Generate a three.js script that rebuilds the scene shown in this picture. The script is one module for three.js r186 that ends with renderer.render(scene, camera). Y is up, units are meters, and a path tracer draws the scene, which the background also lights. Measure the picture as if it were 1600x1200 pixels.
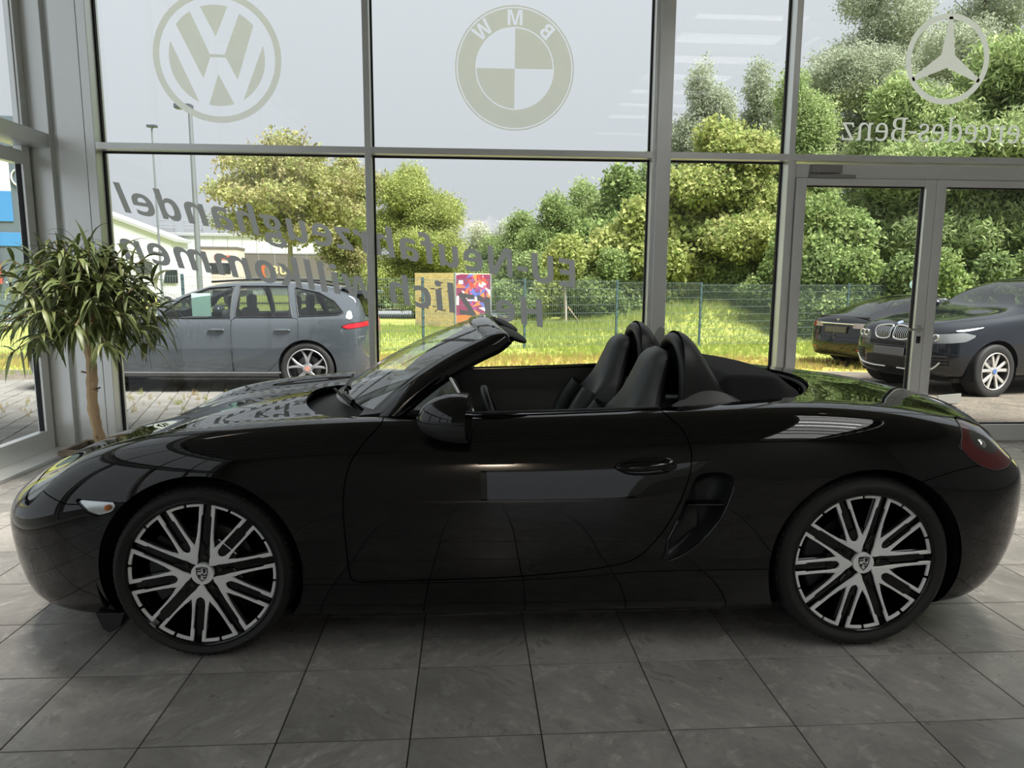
import * as THREE from 'three';
import { mergeGeometries } from 'three/addons/utils/BufferGeometryUtils.js';
import { RoundedBoxGeometry } from 'three/addons/geometries/RoundedBoxGeometry.js';
import { FontLoader } from 'three/addons/loaders/FontLoader.js';
import { ImprovedNoise } from 'three/addons/math/ImprovedNoise.js';
import { RectAreaLightUniformsLib } from 'three/addons/lights/RectAreaLightUniformsLib.js';

// ---------------------------------------------------------------- camera, sky, light, exposure
RectAreaLightUniformsLib.init();
const scene = new THREE.Scene();
const camera = new THREE.PerspectiveCamera(56.69, 4 / 3, 0.05, 400);
camera.rotation.order = 'YXZ';
camera.position.set(1.3828, 1.3821, 2.4012);
camera.rotation.set(-8.3359 * Math.PI / 180, -3.5536 * Math.PI / 180, 0.3382 * Math.PI / 180);
const renderer = new THREE.WebGLRenderer({ antialias: true });
renderer.toneMapping = THREE.LinearToneMapping;
renderer.toneMappingExposure = 1.0;
renderer.shadowMap.enabled = true;
renderer.shadowMap.type = THREE.PCFSoftShadowMap;
{ // an even overcast sky, a little brighter towards the zenith
  const W = 64, H = 64, d = new Float32Array(W * H * 4);
  for (let j = 0; j < H; j++) for (let i = 0; i < W; i++) {
    const el = ((j + 0.5) / H - 0.5) * Math.PI, s = Math.max(0, Math.sin(el)), k = 0.705 * (1 + 0.55 * s), o = (j * W + i) * 4;
    d[o] = 0.86 * k; d[o + 1] = 0.91 * k; d[o + 2] = 0.965 * k; d[o + 3] = 1;
  }
  const t = new THREE.DataTexture(d, W, H, THREE.RGBAFormat, THREE.FloatType);
  t.mapping = THREE.EquirectangularReflectionMapping; t.magFilter = THREE.LinearFilter; t.colorSpace = THREE.LinearSRGBColorSpace; t.needsUpdate = true;
  scene.background = t;
}
// the sun behind thin cloud: high, from the right over the showroom roof, very soft
const sun = new THREE.DirectionalLight(new THREE.Color(1, 0.98, 0.94), 12.5);
sun.position.set(2 + 12, 26, -12 + 10); sun.target.position.set(2, 0, -12);
sun.castShadow = true; sun.shadow.radius = 45; sun.shadow.mapSize.set(2048, 2048);
Object.assign(sun.shadow.camera, { left: -40, right: 40, top: 40, bottom: -40, near: 1, far: 120 });
scene.add(sun, sun.target);

// ---------------------------------------------------------------- helpers
const V3 = (x, y, z) => new THREE.Vector3(x, y, z);
function rngOf(seed) { let a = seed >>> 0; return () => { a |= 0; a = a + 0x6D2B79F5 | 0; let t = Math.imul(a ^ a >>> 15, 1 | a); t = t + Math.imul(t ^ t >>> 7, 61 | t) ^ t; return ((t ^ t >>> 14) >>> 0) / 4294967296; }; }
const noise3 = new ImprovedNoise();
const fbm = (x, y, z, o = 4) => { let s = 0, a = 0.5; for (let i = 0; i < o; i++) { s += a * noise3.noise(x, y, z); x *= 2.03; y *= 2.03; z *= 2.03; a *= 0.5; } return s; };
const clamp = (x, a = 0, b = 1) => Math.min(b, Math.max(a, x));
const lerp = (a, b, t) => a + (b - a) * t;
const smooth = (a, b, x) => { const t = clamp((x - a) / (b - a)); return t * t * (3 - 2 * t); };
const taken = new Map();
function numbered(name) { const n = taken.get(name) ?? 0; taken.set(name, n + 1); return n ? `${name}_${String(n).padStart(3, '0')}` : name; }
function tag(o, label, category, group, kind) { if (label) o.userData.label = label; if (category) o.userData.category = category; if (group) o.userData.group = group; if (kind) o.userData.kind = kind; return o; }
function mesh(name, geo, mat, parent = scene) {
  const m = new THREE.Mesh(Array.isArray(geo) ? merge(geo) : geo, mat); m.name = parent === scene ? numbered(name) : name;
  m.castShadow = m.receiveShadow = true; parent.add(m); return m;
}
function thing(name, label, category, pos = [0, 0, 0], turn = 0, group) {
  const g = new THREE.Group(); g.name = numbered(name); g.position.set(...pos); g.rotation.y = turn; scene.add(g);
  return tag(g, label, category, group);
}
function struct(name) { const g = new THREE.Group(); g.name = numbered(name); g.userData.kind = 'structure'; scene.add(g); return g; }
function plain(g) { g = g.index ? g.toNonIndexed() : g; for (const k of Object.keys(g.attributes)) if (!['position', 'normal', 'uv'].includes(k)) g.deleteAttribute(k); if (!g.attributes.uv) g.setAttribute('uv', new THREE.BufferAttribute(new Float32Array(g.attributes.position.count * 2), 2)); return g; }
function merge(list) { return list.length === 1 ? list[0] : mergeGeometries(list.map(plain)); }
// box between two corners, uv in metres
function box(x0, x1, y0, y1, z0, z1) {
  const g = new THREE.BoxGeometry(x1 - x0, y1 - y0, z1 - z0); g.translate((x0 + x1) / 2, (y0 + y1) / 2, (z0 + z1) / 2); return uvMetres(g);
}
function rbox(x0, x1, y0, y1, z0, z1, r = 0.004, s = 2) {
  const g = new RoundedBoxGeometry(x1 - x0, y1 - y0, z1 - z0, s, Math.min(r, (x1 - x0) / 2.01, (y1 - y0) / 2.01, (z1 - z0) / 2.01)); g.translate((x0 + x1) / 2, (y0 + y1) / 2, (z0 + z1) / 2); return uvMetres(g);
}
function uvMetres(g, s = 1, ou = 0, ov = 0) {
  const p = g.attributes.position, n = g.attributes.normal, uv = new Float32Array(p.count * 2);
  for (let i = 0; i < p.count; i++) {
    const ax = Math.abs(n.getX(i)), ay = Math.abs(n.getY(i)), az = Math.abs(n.getZ(i));
    const [u, v] = ay >= ax && ay >= az ? [p.getX(i), p.getZ(i)] : ax > az ? [p.getZ(i), p.getY(i)] : [p.getX(i), p.getY(i)];
    uv[2 * i] = u * s + ou; uv[2 * i + 1] = v * s + ov;
  }
  g.setAttribute('uv', new THREE.BufferAttribute(uv, 2)); return g;
}
function cyl(r0, r1, h, x, y, z, seg = 16, axis = 'y') { const g = new THREE.CylinderGeometry(r1, r0, h, seg); if (axis === 'y') g.translate(0, h / 2, 0); if (axis === 'z') g.rotateX(Math.PI / 2); if (axis === 'x') g.rotateZ(Math.PI / 2); g.translate(x, y, z); return g; }
function tube(pts, r, seg = 24, rad = 8, closed = false) { return new THREE.TubeGeometry(new THREE.CatmullRomCurve3(pts.map((p) => V3(...p)), closed), seg, r, rad, closed); }
function bar(a, b, r, rad = 8) { const A = V3(...a), B = V3(...b), g = new THREE.CylinderGeometry(r, r, A.distanceTo(B), rad); g.applyQuaternion(new THREE.Quaternion().setFromUnitVectors(V3(0, 1, 0), B.clone().sub(A).normalize())); const m = A.add(B).multiplyScalar(0.5); g.translate(m.x, m.y, m.z); return g; }
function prism(pts, depth, bevel = 0) { // outline in xy, extruded along +z
  const s = new THREE.Shape(pts.map((p) => new THREE.Vector2(p[0], p[1])));
  return new THREE.ExtrudeGeometry(s, bevel ? { depth: depth - 2 * bevel, bevelEnabled: true, bevelSize: bevel, bevelThickness: bevel, bevelSegments: 2 } : { depth, bevelEnabled: false });
}
function geoOf(P, N, I, UV) {
  const g = new THREE.BufferGeometry(); g.setAttribute('position', new THREE.Float32BufferAttribute(P, 3));
  if (UV) g.setAttribute('uv', new THREE.Float32BufferAttribute(UV, 2)); g.setIndex(I);
  if (N) g.setAttribute('normal', new THREE.Float32BufferAttribute(N, 3)); else g.computeVertexNormals(); return g;
}
// grid surface f(u,v)->[x,y,z], u,v in 0..1
function grid(f, nu, nv, flip = false) {
  const P = [], UV = [], I = [];
  for (let j = 0; j <= nv; j++) for (let i = 0; i <= nu; i++) { P.push(...f(i / nu, j / nv)); UV.push(i / nu, j / nv); }
  for (let j = 0; j < nv; j++) for (let i = 0; i < nu; i++) { const a = j * (nu + 1) + i, b = a + 1, c = a + nu + 1, d = c + 1; flip ? I.push(a, c, b, b, c, d) : I.push(a, b, c, b, d, c); }
  return geoOf(P, null, I, UV);
}
// closed skin of a grid surface with thickness t along its normals
function slab(f, nu, nv, t) {
  const g = grid(f, nu, nv), p = g.attributes.position, n = g.attributes.normal, P = [], UV = [], I = [...g.index.array], c = p.count;
  for (let i = 0; i < c; i++) { P.push(p.getX(i), p.getY(i), p.getZ(i)); }
  for (let i = 0; i < c; i++) { P.push(p.getX(i) - n.getX(i) * t, p.getY(i) - n.getY(i) * t, p.getZ(i) - n.getZ(i) * t); }
  for (let k = 0; k < 2; k++) UV.push(...g.attributes.uv.array);
  const base = [...I]; for (let k = 0; k < base.length; k += 3) I.push(base[k] + c, base[k + 2] + c, base[k + 1] + c);
  const w = nu + 1, rim = []; for (let i = 0; i < nu; i++) rim.push([i, i + 1]); for (let j = 0; j < nv; j++) rim.push([j * w + nu, (j + 1) * w + nu]);
  for (let i = nu; i > 0; i--) rim.push([nv * w + i, nv * w + i - 1]); for (let j = nv; j > 0; j--) rim.push([j * w, (j - 1) * w]);
  const src = geoOf(P, null, I, UV).toNonIndexed(), RP = [];
  for (const [a, b] of rim) for (const k of [b, a, a + c, b, a + c, b + c]) RP.push(P[3 * k], P[3 * k + 1], P[3 * k + 2]);
  const r = new THREE.BufferGeometry(); r.setAttribute('position', new THREE.Float32BufferAttribute(RP, 3)); r.computeVertexNormals();
  return merge([src, r]);
}
function dataTex(n, fn, { srgb = false, repeat = 1, m = n } = {}) {
  const d = new Uint8Array(n * m * 4);
  for (let j = 0; j < m; j++) for (let i = 0; i < n; i++) { const c = fn(i / n, j / m, i, j), o = (j * n + i) * 4; for (let k = 0; k < 3; k++) d[o + k] = clamp(Array.isArray(c) ? c[k] : c) * 255; d[o + 3] = 255; }
  const t = new THREE.DataTexture(d, n, m); t.wrapS = t.wrapT = THREE.RepeatWrapping; t.magFilter = THREE.LinearFilter; t.minFilter = THREE.LinearMipmapLinearFilter; t.generateMipmaps = true;
  if (srgb) t.colorSpace = THREE.SRGBColorSpace; t.repeat.set(repeat, repeat); t.needsUpdate = true; return t;
}
// noise that repeats at the edges of its square
const tn = (u, v, f, o = 4, s = 0) => { const a = u * Math.PI * 2, b = v * Math.PI * 2, r = f / (Math.PI * 2); return fbm(Math.cos(a) * r + 7.3 + s, Math.sin(a) * r + Math.cos(b) * r * 1.01 - s, Math.sin(b) * r + 3.1 + s * 2, o); };
const std = (color, roughness = 0.6, metalness = 0, more = {}) => new THREE.MeshStandardMaterial({ color, roughness, metalness, ...more });
const phys = (color, roughness = 0.6, metalness = 0, more = {}) => new THREE.MeshPhysicalMaterial({ color, roughness, metalness, ...more });
const lin = (r, g, b) => new THREE.Color().setRGB(r, g, b);
const range = (a, b, n) => Array.from({ length: n + 1 }, (_, i) => lerp(a, b, i / n));

// ---------------------------------------------------------------- materials of the room
const T = 0.401;                                              // tile pitch
const texGrain = dataTex(256, (u, v) => 0.5 + 0.9 * tn(u, v, 40, 3));
const frameMat = std(lin(0.76, 0.775, 0.76), 0.32, 0.55, { bumpMap: texGrain, bumpScale: 0.0001 });
const gasketMat = std(lin(0.008, 0.008, 0.009), 0.7);
const glassMat = phys(lin(0.97, 0.985, 0.975), 0.0, 0, { transmission: 1, thickness: 0, ior: 1.5 });
const foil = (k) => phys(lin(0.94 * k, 0.96 * k, 1.0 * k), 1, 0, { transmission: 0.92, thickness: 0, side: THREE.DoubleSide, specularIntensity: 0.2 }), frostMat = foil(0.98);
const wallMat = std(lin(0.42, 0.41, 0.40), 0.9);
const ceilMat = std(lin(0.32, 0.315, 0.30), 0.9);
const blackMetal = std(lin(0.02, 0.02, 0.02), 0.5, 0.3);
const steelMat = std(lin(0.6, 0.6, 0.58), 0.3, 1);

// ---------------------------------------------------------------- floor: square cement tiles, 40 cm pitch
const ZB = -3.433, ZG = -3.565, XL = -1.95, XR = 8.6, ZF = 7.2, YC = 4.6;      // inner face of the frames, glass, side walls, wall behind the camera, ceiling
{
  const floor = struct('floor');
  const cement = dataTex(1024, (u, v) => {
    const cloud = tn(u, v, 7, 5), fine = tn(u, v, 90, 3, 5), scr = Math.max(0, tn(u, v, 26, 5, 11) - 0.10) * (0.5 + Math.max(0, tn(u, v, 120, 2, 3)) * 3);
    const k = 0.58 + 0.17 * cloud + 0.06 * fine + 0.5 * scr; return [k * 1.02, k, k * 0.965];
  }, { srgb: true });
  const rough = dataTex(512, (u, v) => 0.34 + 0.22 * tn(u, v, 12, 4, 2) + 0.1 * tn(u, v, 80, 2));
  const tileMat = std(0xffffff, 1, 0, { map: cement, roughnessMap: rough, bumpMap: cement, bumpScale: 0.0012 });
  const variants = [];
  for (let k = 0; k < 9; k++) { const s = 0.1985, g = rbox(-s, s, -0.012, 0, -s, s, 0.0022, 1); variants.push(uvMetres(g, 0.55, k * 0.371, k * 0.613)); }
  mesh('grout_bed', box(XL - 0.2, XR, -0.06, -0.0025, -3.62, ZF), std(lin(0.035, 0.033, 0.03), 0.95), floor);
  const rnd = rngOf(5), rest = [];
  for (let j = -9; j <= 17; j++) for (let i = -5; i <= 21; i++) {
    const x = (i + 0.5) * T, z = (j + 0.5) * T, g = variants[Math.floor(rnd() * 9)], turn = Math.floor(rnd() * 4) * Math.PI / 2;
    if (x > XR - 0.2) continue;
    if (j <= 3 && i <= 16) { const m = mesh('tile', g, tileMat, floor); m.position.set(x, 0, z); m.rotation.y = turn; } else { const c = g.clone(); c.rotateY(turn); c.translate(x, 0, z); rest.push(c); }
  }
  mesh('tiles_beyond', rest, tileMat, floor).userData.kind = 'stuff';
}
// ---------------------------------------------------------------- shell
{
  // ceiling with one long glazed rooflight (the car's rear shoulder mirrors it, with the ribs that cross it)
  const c = struct('ceiling'), RX0 = 4.15, RX1 = 6.0, RZ0 = -0.6, RZ1 = 6.6, EAVE = 0.3;           // the roof oversails the left glass wall
  mesh('ceiling_slab', [box(XL - EAVE, RX0, YC, YC + 0.3, -3.75, ZF + 0.3), box(RX1, XR + 0.3, YC, YC + 0.3, -3.75, ZF + 0.3), box(RX0, RX1, YC, YC + 0.3, -3.75, RZ0), box(RX0, RX1, YC, YC + 0.3, RZ1, ZF + 0.3)], ceilMat, c);
  mesh('rooflight_kerb', [box(RX0 - 0.06, RX0, YC - 0.05, YC + 0.35, RZ0, RZ1), box(RX1, RX1 + 0.06, YC - 0.05, YC + 0.35, RZ0, RZ1), box(RX0, RX1, YC - 0.05, YC + 0.35, RZ0 - 0.06, RZ0), box(RX0, RX1, YC - 0.05, YC + 0.35, RZ1, RZ1 + 0.06)], frameMat, c);
  for (let i = 0; i < 9; i++) mesh('ceiling_rib', box(XL, XR, YC - 0.14, YC, -3.0 + i * 0.9, -2.9 + i * 0.9), ceilMat, c);
  const wr = struct('wall_right'); mesh('wall_body', box(XR, XR + 0.2, 0, YC, -3.6, ZF), wallMat, wr);
  const roofGlass = phys(lin(0.9, 0.9, 0.9), 1, 0, { transmission: 0.85, thickness: 0, side: THREE.DoubleSide }), rl = struct('window_5');
  for (let i = 0; i < 8; i++) { const g = new THREE.PlaneGeometry(RX1 - RX0, 0.88); g.rotateX(Math.PI / 2); g.translate((RX0 + RX1) / 2, YC + 0.3, RZ0 + 0.45 + i * 0.9); mesh('pane', g, roofGlass, rl); }
  // wall behind the photographer with a glazed door that the near door panel mirrors
  const wb = struct('wall_behind'), DX0 = 1.40, DX1 = 3.15, DY = 2.15;
  mesh('wall_body', [box(XL - 0.2, DX0, 0, YC, ZF, ZF + 0.25), box(DX1, XR + 0.2, 0, YC, ZF, ZF + 0.25), box(DX0, DX1, DY, YC, ZF, ZF + 0.25)], wallMat, wb);
  const d2 = struct('door_2');
  mesh('door_frame', [box(DX0, DX0 + 0.08, 0, DY, ZF + 0.05, ZF + 0.15), box(DX1 - 0.08, DX1, 0, DY, ZF + 0.05, ZF + 0.15), box(DX0, DX1, DY - 0.08, DY, ZF + 0.05, ZF + 0.15), box(DX0, DX1, 0, 0.12, ZF + 0.05, ZF + 0.15)], frameMat, d2);
  mesh('pane', plainPane(DX0 + 0.08, DX1 - 0.08, 0.12, DY - 0.08, ZF + 0.1), glassMat, d2);
}
// warm strip lamps; the car mirrors them as small orange dashes
function stripLamp(label, x, y, z, len, turn, tilt, power) {
  const g = thing('strip_lamp', label, 'lamp', [x, y, z], turn), w = 0.11;
  mesh('lamp_housing', rbox(-len / 2 - 0.03, len / 2 + 0.03, 0.012, 0.07, -w / 2 - 0.02, w / 2 + 0.02, 0.01), frameMat, g);
  mesh('lamp_diffuser', rbox(-len / 2, len / 2, -0.012, 0.012, -w / 2, w / 2, 0.008), std(lin(0.8, 0.7, 0.55), 0.6, 0, { emissive: lin(1, 0.66, 0.38), emissiveIntensity: 2.5 }), g);
  const l = new THREE.RectAreaLight(new THREE.Color(1, 0.84, 0.66), power, len, w); l.position.set(0, -0.02, 0); l.rotation.x = -Math.PI / 2; g.add(l);
  g.rotation.x = tilt;
}
stripLamp('warm short strip lamp on the wall above the rear glass door', 1.6, 2.75, ZF - 0.12, 0.4, 0, -0.9, 230);
// recessed downlights over the free floor at both ends of the car
function downlight(label, x, z, cd) {
  const g = thing('downlight', label, 'lamp', [x, YC, z]);
  const ring = new THREE.TorusGeometry(0.085, 0.014, 10, 32); ring.rotateX(Math.PI / 2); mesh('lamp_ring', ring, frameMat, g);
  mesh('lamp_lens', cyl(0.075, 0.075, 0.012, 0, -0.006, 0, 28), std(lin(0.8, 0.75, 0.65), 0.5, 0, { emissive: lin(1, 0.72, 0.45), emissiveIntensity: 2.5 }), g);
  const l = new THREE.SpotLight(new THREE.Color(1, 0.93, 0.84), cd, 0, 0.56, 1, 2); l.position.set(0, -0.02, 0); l.target.position.set(0, -4, 0); l.castShadow = true; l.shadow.radius = 22; g.add(l, l.target);
}
downlight('recessed downlight over the floor by the corner column', -1.2, -1.6, 135); downlight('recessed downlight over the floor before the glass door', 4.8, -1.4, 135);
// a rectangular pane with its black gasket, in the plane z = ZG
function paneZ(w, x0, x1, y0, y1, z = ZG) {
  const g = 0.012;
  mesh('gasket', [box(x0, x0 + g, y0, y1, z - 0.012, z + 0.02), box(x1 - g, x1, y0, y1, z - 0.012, z + 0.02), box(x0, x1, y0, y0 + g, z - 0.012, z + 0.02), box(x0, x1, y1 - g, y1, z - 0.012, z + 0.02)], gasketMat, w);
  const m = mesh('pane', plainPane(x0 + g, x1 - g, y0 + g, y1 - g, z), glassMat, w); return m;
}
function plainPane(x0, x1, y0, y1, z) { const g = new THREE.PlaneGeometry(x1 - x0, y1 - y0); g.translate((x0 + x1) / 2, (y0 + y1) / 2, z); return g; }
const winBack = [struct('window_1'), struct('window_2'), struct('window_3')];
{
  const YT = 2.405, YU = 2.355;                                     // transom
  const wall = struct('wall_back');
  // corner column, with its recessed groove and seam
  mesh('corner_cladding', rbox(-2.03, -1.79, 0, YC, ZB - 0.16, ZB, 0.004), frameMat, wall);
  mesh('groove', box(-1.80, -1.72, 0, YC, ZB - 0.16, ZB - 0.05), frameMat, wall);
  mesh('column_face', rbox(-1.732, -1.5315, 0, YC, ZB - 0.2, ZB, 0.004), frameMat, wall);
  mesh('column_face', rbox(-1.5295, -1.461, 0, YC, ZB - 0.2, ZB, 0.004), frameMat, wall);
  // mullions
  const mull = (x0, x1) => mesh('mullion', rbox(x0, x1, 0.0, YC, ZB - 0.17, ZB, 0.003), frameMat, wall);
  mull(0.578, 0.628); mull(2.90, 3.014); mesh('mullion_rebate', rbox(2.868, 2.905, 0, YC, ZB - 0.15, ZB - 0.03, 0.003), frameMat, wall);
  mull(3.985, 4.035); mull(6.47, 6.52); mull(8.45, 8.6);
  mesh('door_post', rbox(4.035, 4.066, 0, 2.36, ZB - 0.14, ZB - 0.035, 0.003), frameMat, wall);
  // transoms, sills
  for (const [a, b] of [[-1.461, 0.578], [0.628, 2.868], [3.014, 3.985], [4.035, 6.47], [6.52, 8.45]]) {
    mesh('transom', rbox(a, b, YU, YT, ZB - 0.17, ZB - 0.002, 0.003), frameMat, wall);
    mesh('head_rail', rbox(a, b, YC - 0.06, YC, ZB - 0.17, ZB - 0.002, 0.003), frameMat, wall);
    if (a !== 4.035) mesh('sill_rail', rbox(a, b, 0, 0.12, ZB - 0.17, ZB - 0.002, 0.003), frameMat, wall);
  }
  winBack.forEach((w, i) => { const [a, b] = [[-1.461, 0.578], [0.628, 2.868], [3.014, 3.985]][i]; paneZ(w, a, b, 0.12, YU); paneZ(w, a, b, YT, YC - 0.06); });
  const w4 = struct('window_4'); paneZ(w4, 4.035, 6.47, YT, YC - 0.06); w4.name = 'window_4';
  const w6 = struct('window_6'); paneZ(w6, 6.52, 8.45, 0.12, YU); paneZ(w6, 6.52, 8.45, YT, YC - 0.06);
  winBack.push(w4);
  // double door
  const d = struct('door_1');
  mesh('door_head', rbox(4.066, 6.47, 2.225, 2.335, ZB - 0.13, ZB - 0.03, 0.003), frameMat, d);
  const leaf = (x0, x1, handleRight) => {
    const g = new THREE.Group(); g.name = 'door_leaf'; d.add(g); const z0 = ZB - 0.10, z1 = ZB - 0.012;
    mesh('leaf_frame', [rbox(x0, x0 + 0.085, 0.01, 2.22, z0, z1, 0.003), rbox(x1 - 0.085, x1, 0.01, 2.22, z0, z1, 0.003), rbox(x0 + 0.085, x1 - 0.085, 2.165, 2.22, z0, z1, 0.003), rbox(x0 + 0.085, x1 - 0.085, 0.01, 0.15, z0, z1, 0.003)], frameMat, g);
    mesh('gasket', [box(x0 + 0.085, x0 + 0.095, 0.15, 2.165, z0 + 0.02, z0 + 0.05), box(x1 - 0.095, x1 - 0.085, 0.15, 2.165, z0 + 0.02, z0 + 0.05), box(x0 + 0.085, x1 - 0.085, 2.155, 2.165, z0 + 0.02, z0 + 0.05), box(x0 + 0.085, x1 - 0.085, 0.15, 0.16, z0 + 0.02, z0 + 0.05)], gasketMat, g);
    mesh('pane', plainPane(x0 + 0.09, x1 - 0.09, 0.155, 2.16, z0 + 0.035), glassMat, g);
    if (handleRight) {
      mesh('lever_handle', [rbox(x1 - 0.16, x1 - 0.035, 0.975, 0.995, z1 + 0.035, z1 + 0.053, 0.008), cyl(0.011, 0.011, 0.05, x1 - 0.045, 0.985, z1 + 0.02, 12, 'z')], steelMat, g);
      mesh('handle_plate', rbox(x1 - 0.062, x1 - 0.028, 0.955, 1.015, z1, z1 + 0.008, 0.003), steelMat, g);
      mesh('lock_plate', rbox(x1 - 0.062, x1 - 0.028, 0.865, 0.925, z1, z1 + 0.008, 0.003), blackMetal, g);
    }
  };
  leaf(4.07, 5.262, true); leaf(5.266, 6.465, false);
  mesh('threshold', box(4.035, 6.47, 0, 0.012, ZB - 0.17, ZB), steelMat, d);
  const closerMat = std(lin(0.26, 0.25, 0.235), 0.5, 0.2);
  const cl = thing('door_closer', 'grey door closer with folding arm above the glass door', 'door closer', [4.2, 2.26, ZB - 0.03]);
  mesh('closer_body', rbox(-0.02, 0.235, 0.0, 0.062, 0, 0.05, 0.006), closerMat, cl);
  mesh('closer_arm', [rbox(-0.03, 0.36, -0.038, -0.012, 0.012, 0.032, 0.004), cyl(0.009, 0.009, 0.05, 0.045, -0.03, 0.022, 10)], closerMat, cl);
}
{ // left glass wall: frames stand at x = -1.95
  const wall = struct('wall_left'), z0 = ZB, z1 = 6.6;
  mesh('plinth', rbox(-2.1, -1.752, 0, 0.028, z0, z1, 0.004), frameMat, wall);
  mesh('transom', rbox(-2.02, -1.80, 2.355, 2.46, z0, z1, 0.004), frameMat, wall);
  mesh('head_rail', rbox(-2.02, -1.86, YC - 0.08, YC, z0, z1, 0.004), frameMat, wall);
  mesh('wall_body', box(-2.15, -1.95, 0, YC, z1, ZF), wallMat, wall);
  const w = struct('window_7');
  for (const [a, b] of [[z0, -1.42], [-1.40, 0.6], [0.62, 2.6], [2.62, 4.6], [4.62, 6.6]]) {
    mesh('frame', [rbox(-2.0, -1.935, 0.028, 2.355, a + 0.02, a + 0.115, 0.003), rbox(-2.0, -1.935, 0.028, 2.355, b - 0.1, b - 0.01, 0.003), rbox(-2.0, -1.935, 0.028, 0.18, a + 0.115, b - 0.1, 0.003), rbox(-2.0, -1.935, 2.216, 2.315, a + 0.115, b - 0.1, 0.003)], frameMat, w);
    mesh('gasket', [box(-1.99, -1.955, 0.02, 2.36, a, a + 0.02), box(-1.99, -1.955, 0.18, 2.216, a + 0.113, a + 0.122), box(-1.985, -1.945, 0.022, 0.03, a, b)], gasketMat, w);
    for (const [y0, y1] of [[0.18, 2.216], [2.315, 2.355], [2.46, YC - 0.08]]) { const g = new THREE.PlaneGeometry(b - a - 0.21, y1 - y0); g.rotateY(Math.PI / 2); g.translate(-1.97, (y0 + y1) / 2, (a + b) / 2); mesh('pane', g, glassMat, w); }
    mesh('upper_frame', [rbox(-2.0, -1.935, 2.46, YC, a, a + 0.08, 0.003), box(-1.99, -1.955, 2.46, YC, a + 0.08, a + 0.09)], frameMat, w);
  }
}
{ // foil emblems and lettering stuck on the glass; they read from outside, so mirrored in here
  const font = await new FontLoader().loadAsync('fonts/droid/droid_sans_bold.typeface.json'), serif = await new FontLoader().loadAsync('fonts/droid/droid_serif_regular.typeface.json');
  const zf = ZG + 0.004;
  const flat = (shapes) => { const g = new THREE.ShapeGeometry(shapes, 24); return g; };
  const ring = (r0, r1) => { const s = new THREE.Shape(); s.absarc(0, 0, r1, 0, Math.PI * 2); const h = new THREE.Path(); h.absarc(0, 0, r0, 0, Math.PI * 2, true); s.holes.push(h); return new THREE.ShapeGeometry(s, 64); };
  const poly = (p) => new THREE.ShapeGeometry(new THREE.Shape(p.map(([x, y]) => new THREE.Vector2(x, y))));
  const put = (name, label, w, geos, x, y, rot, mat) => { const g = merge(geos); g.rotateZ(rot); g.translate(x, y, zf); const m = mesh(name, g, mat, w); m.userData.label = label; return m; };
  const mirrorX = (g, k) => { if (k > 0) g.scale(-k, 1, 1); const ix = g.index; for (let i = 0; i < ix.count; i += 3) { const t = ix.getX(i); ix.setX(i, ix.getX(i + 1)); ix.setX(i + 1, t); } return g; };
  const line = (str, f, size) => { const g = flat(f.generateShapes(str, size)); g.computeBoundingBox(); return g; };
  // round emblem with a V over a W
  {
    const R = 0.487, parts = [ring(R * 0.90, R)], seg = (pts) => parts.push(poly(pts.map(([x, y]) => [x * R, y * R])));
    const arc = (a0, a1, r, n = 10) => Array.from({ length: n + 1 }, (_, i) => { const a = (a0 + (a1 - a0) * i / n) * Math.PI / 180; return [r * Math.cos(a), r * Math.sin(a)]; });
    // ground left between the strokes of the V and the W
    seg([...arc(107, 76, 0.79), [-0.01, 0.31]]);
    seg([...arc(142, 120, 0.785), [-0.115, 0.048], [0.115, 0.048], ...arc(61, 40, 0.76), [0.30, -0.335], [0.13, 0.0], [-0.115, 0.0], [-0.235, -0.325]]);
    seg([...arc(257, 288, 0.74), [0.0, -0.25]]);
    seg(arc(162, 245, 0.755)); seg(arc(15, -60, 0.745));
    put('emblem_foil', 'pale round foil emblem with stacked letters V and W', winBack[0], parts, -0.552, 3.075, 0, frostMat);
  }
  {
    const R = 0.475, parts = []; parts.push(ring(R * 0.975, R));
    const s = new THREE.Shape(), extra = []; s.absarc(0, 0, R * 0.955, 0, Math.PI * 2); const h = new THREE.Path(); h.absarc(0, 0, R * 0.66, 0, Math.PI * 2, true); s.holes.push(h);
    for (const [ch, a] of [['B', -42], ['M', 0], ['W', 42]]) for (const l of font.generateShapes(ch, 0.115)) { // letters stay clear: cut out of the ring, mirrored
      const w0 = font.data.glyphs[ch].ha * 0.115 / font.data.resolution / 2, c = Math.cos(a * Math.PI / 180), n = Math.sin(a * Math.PI / 180), f = (p) => { const x = -(p.x - w0), y = p.y - 0.0575 + R * 0.81; return new THREE.Vector2(x * c - y * n, x * n + y * c); };
      s.holes.push(new THREE.Path(l.getPoints(8).map(f))); for (const q of l.holes) extra.push(new THREE.Shape(q.getPoints(8).map(f)));
    }
    parts.push(new THREE.ShapeGeometry(s, 64), ...extra.map((q) => new THREE.ShapeGeometry(q)));
    for (const a of [0, Math.PI]) { const q = new THREE.Shape(); q.moveTo(0, 0); q.absarc(0, 0, R * 0.64, a + 0.006, a + Math.PI / 2 - 0.006); q.lineTo(0, 0); parts.push(new THREE.ShapeGeometry(q, 24)); }
    put('emblem_foil', 'pale round foil emblem with quartered disc and three letters', winBack[1], parts, 1.76, 3.045, 0, frostMat);
  }
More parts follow.
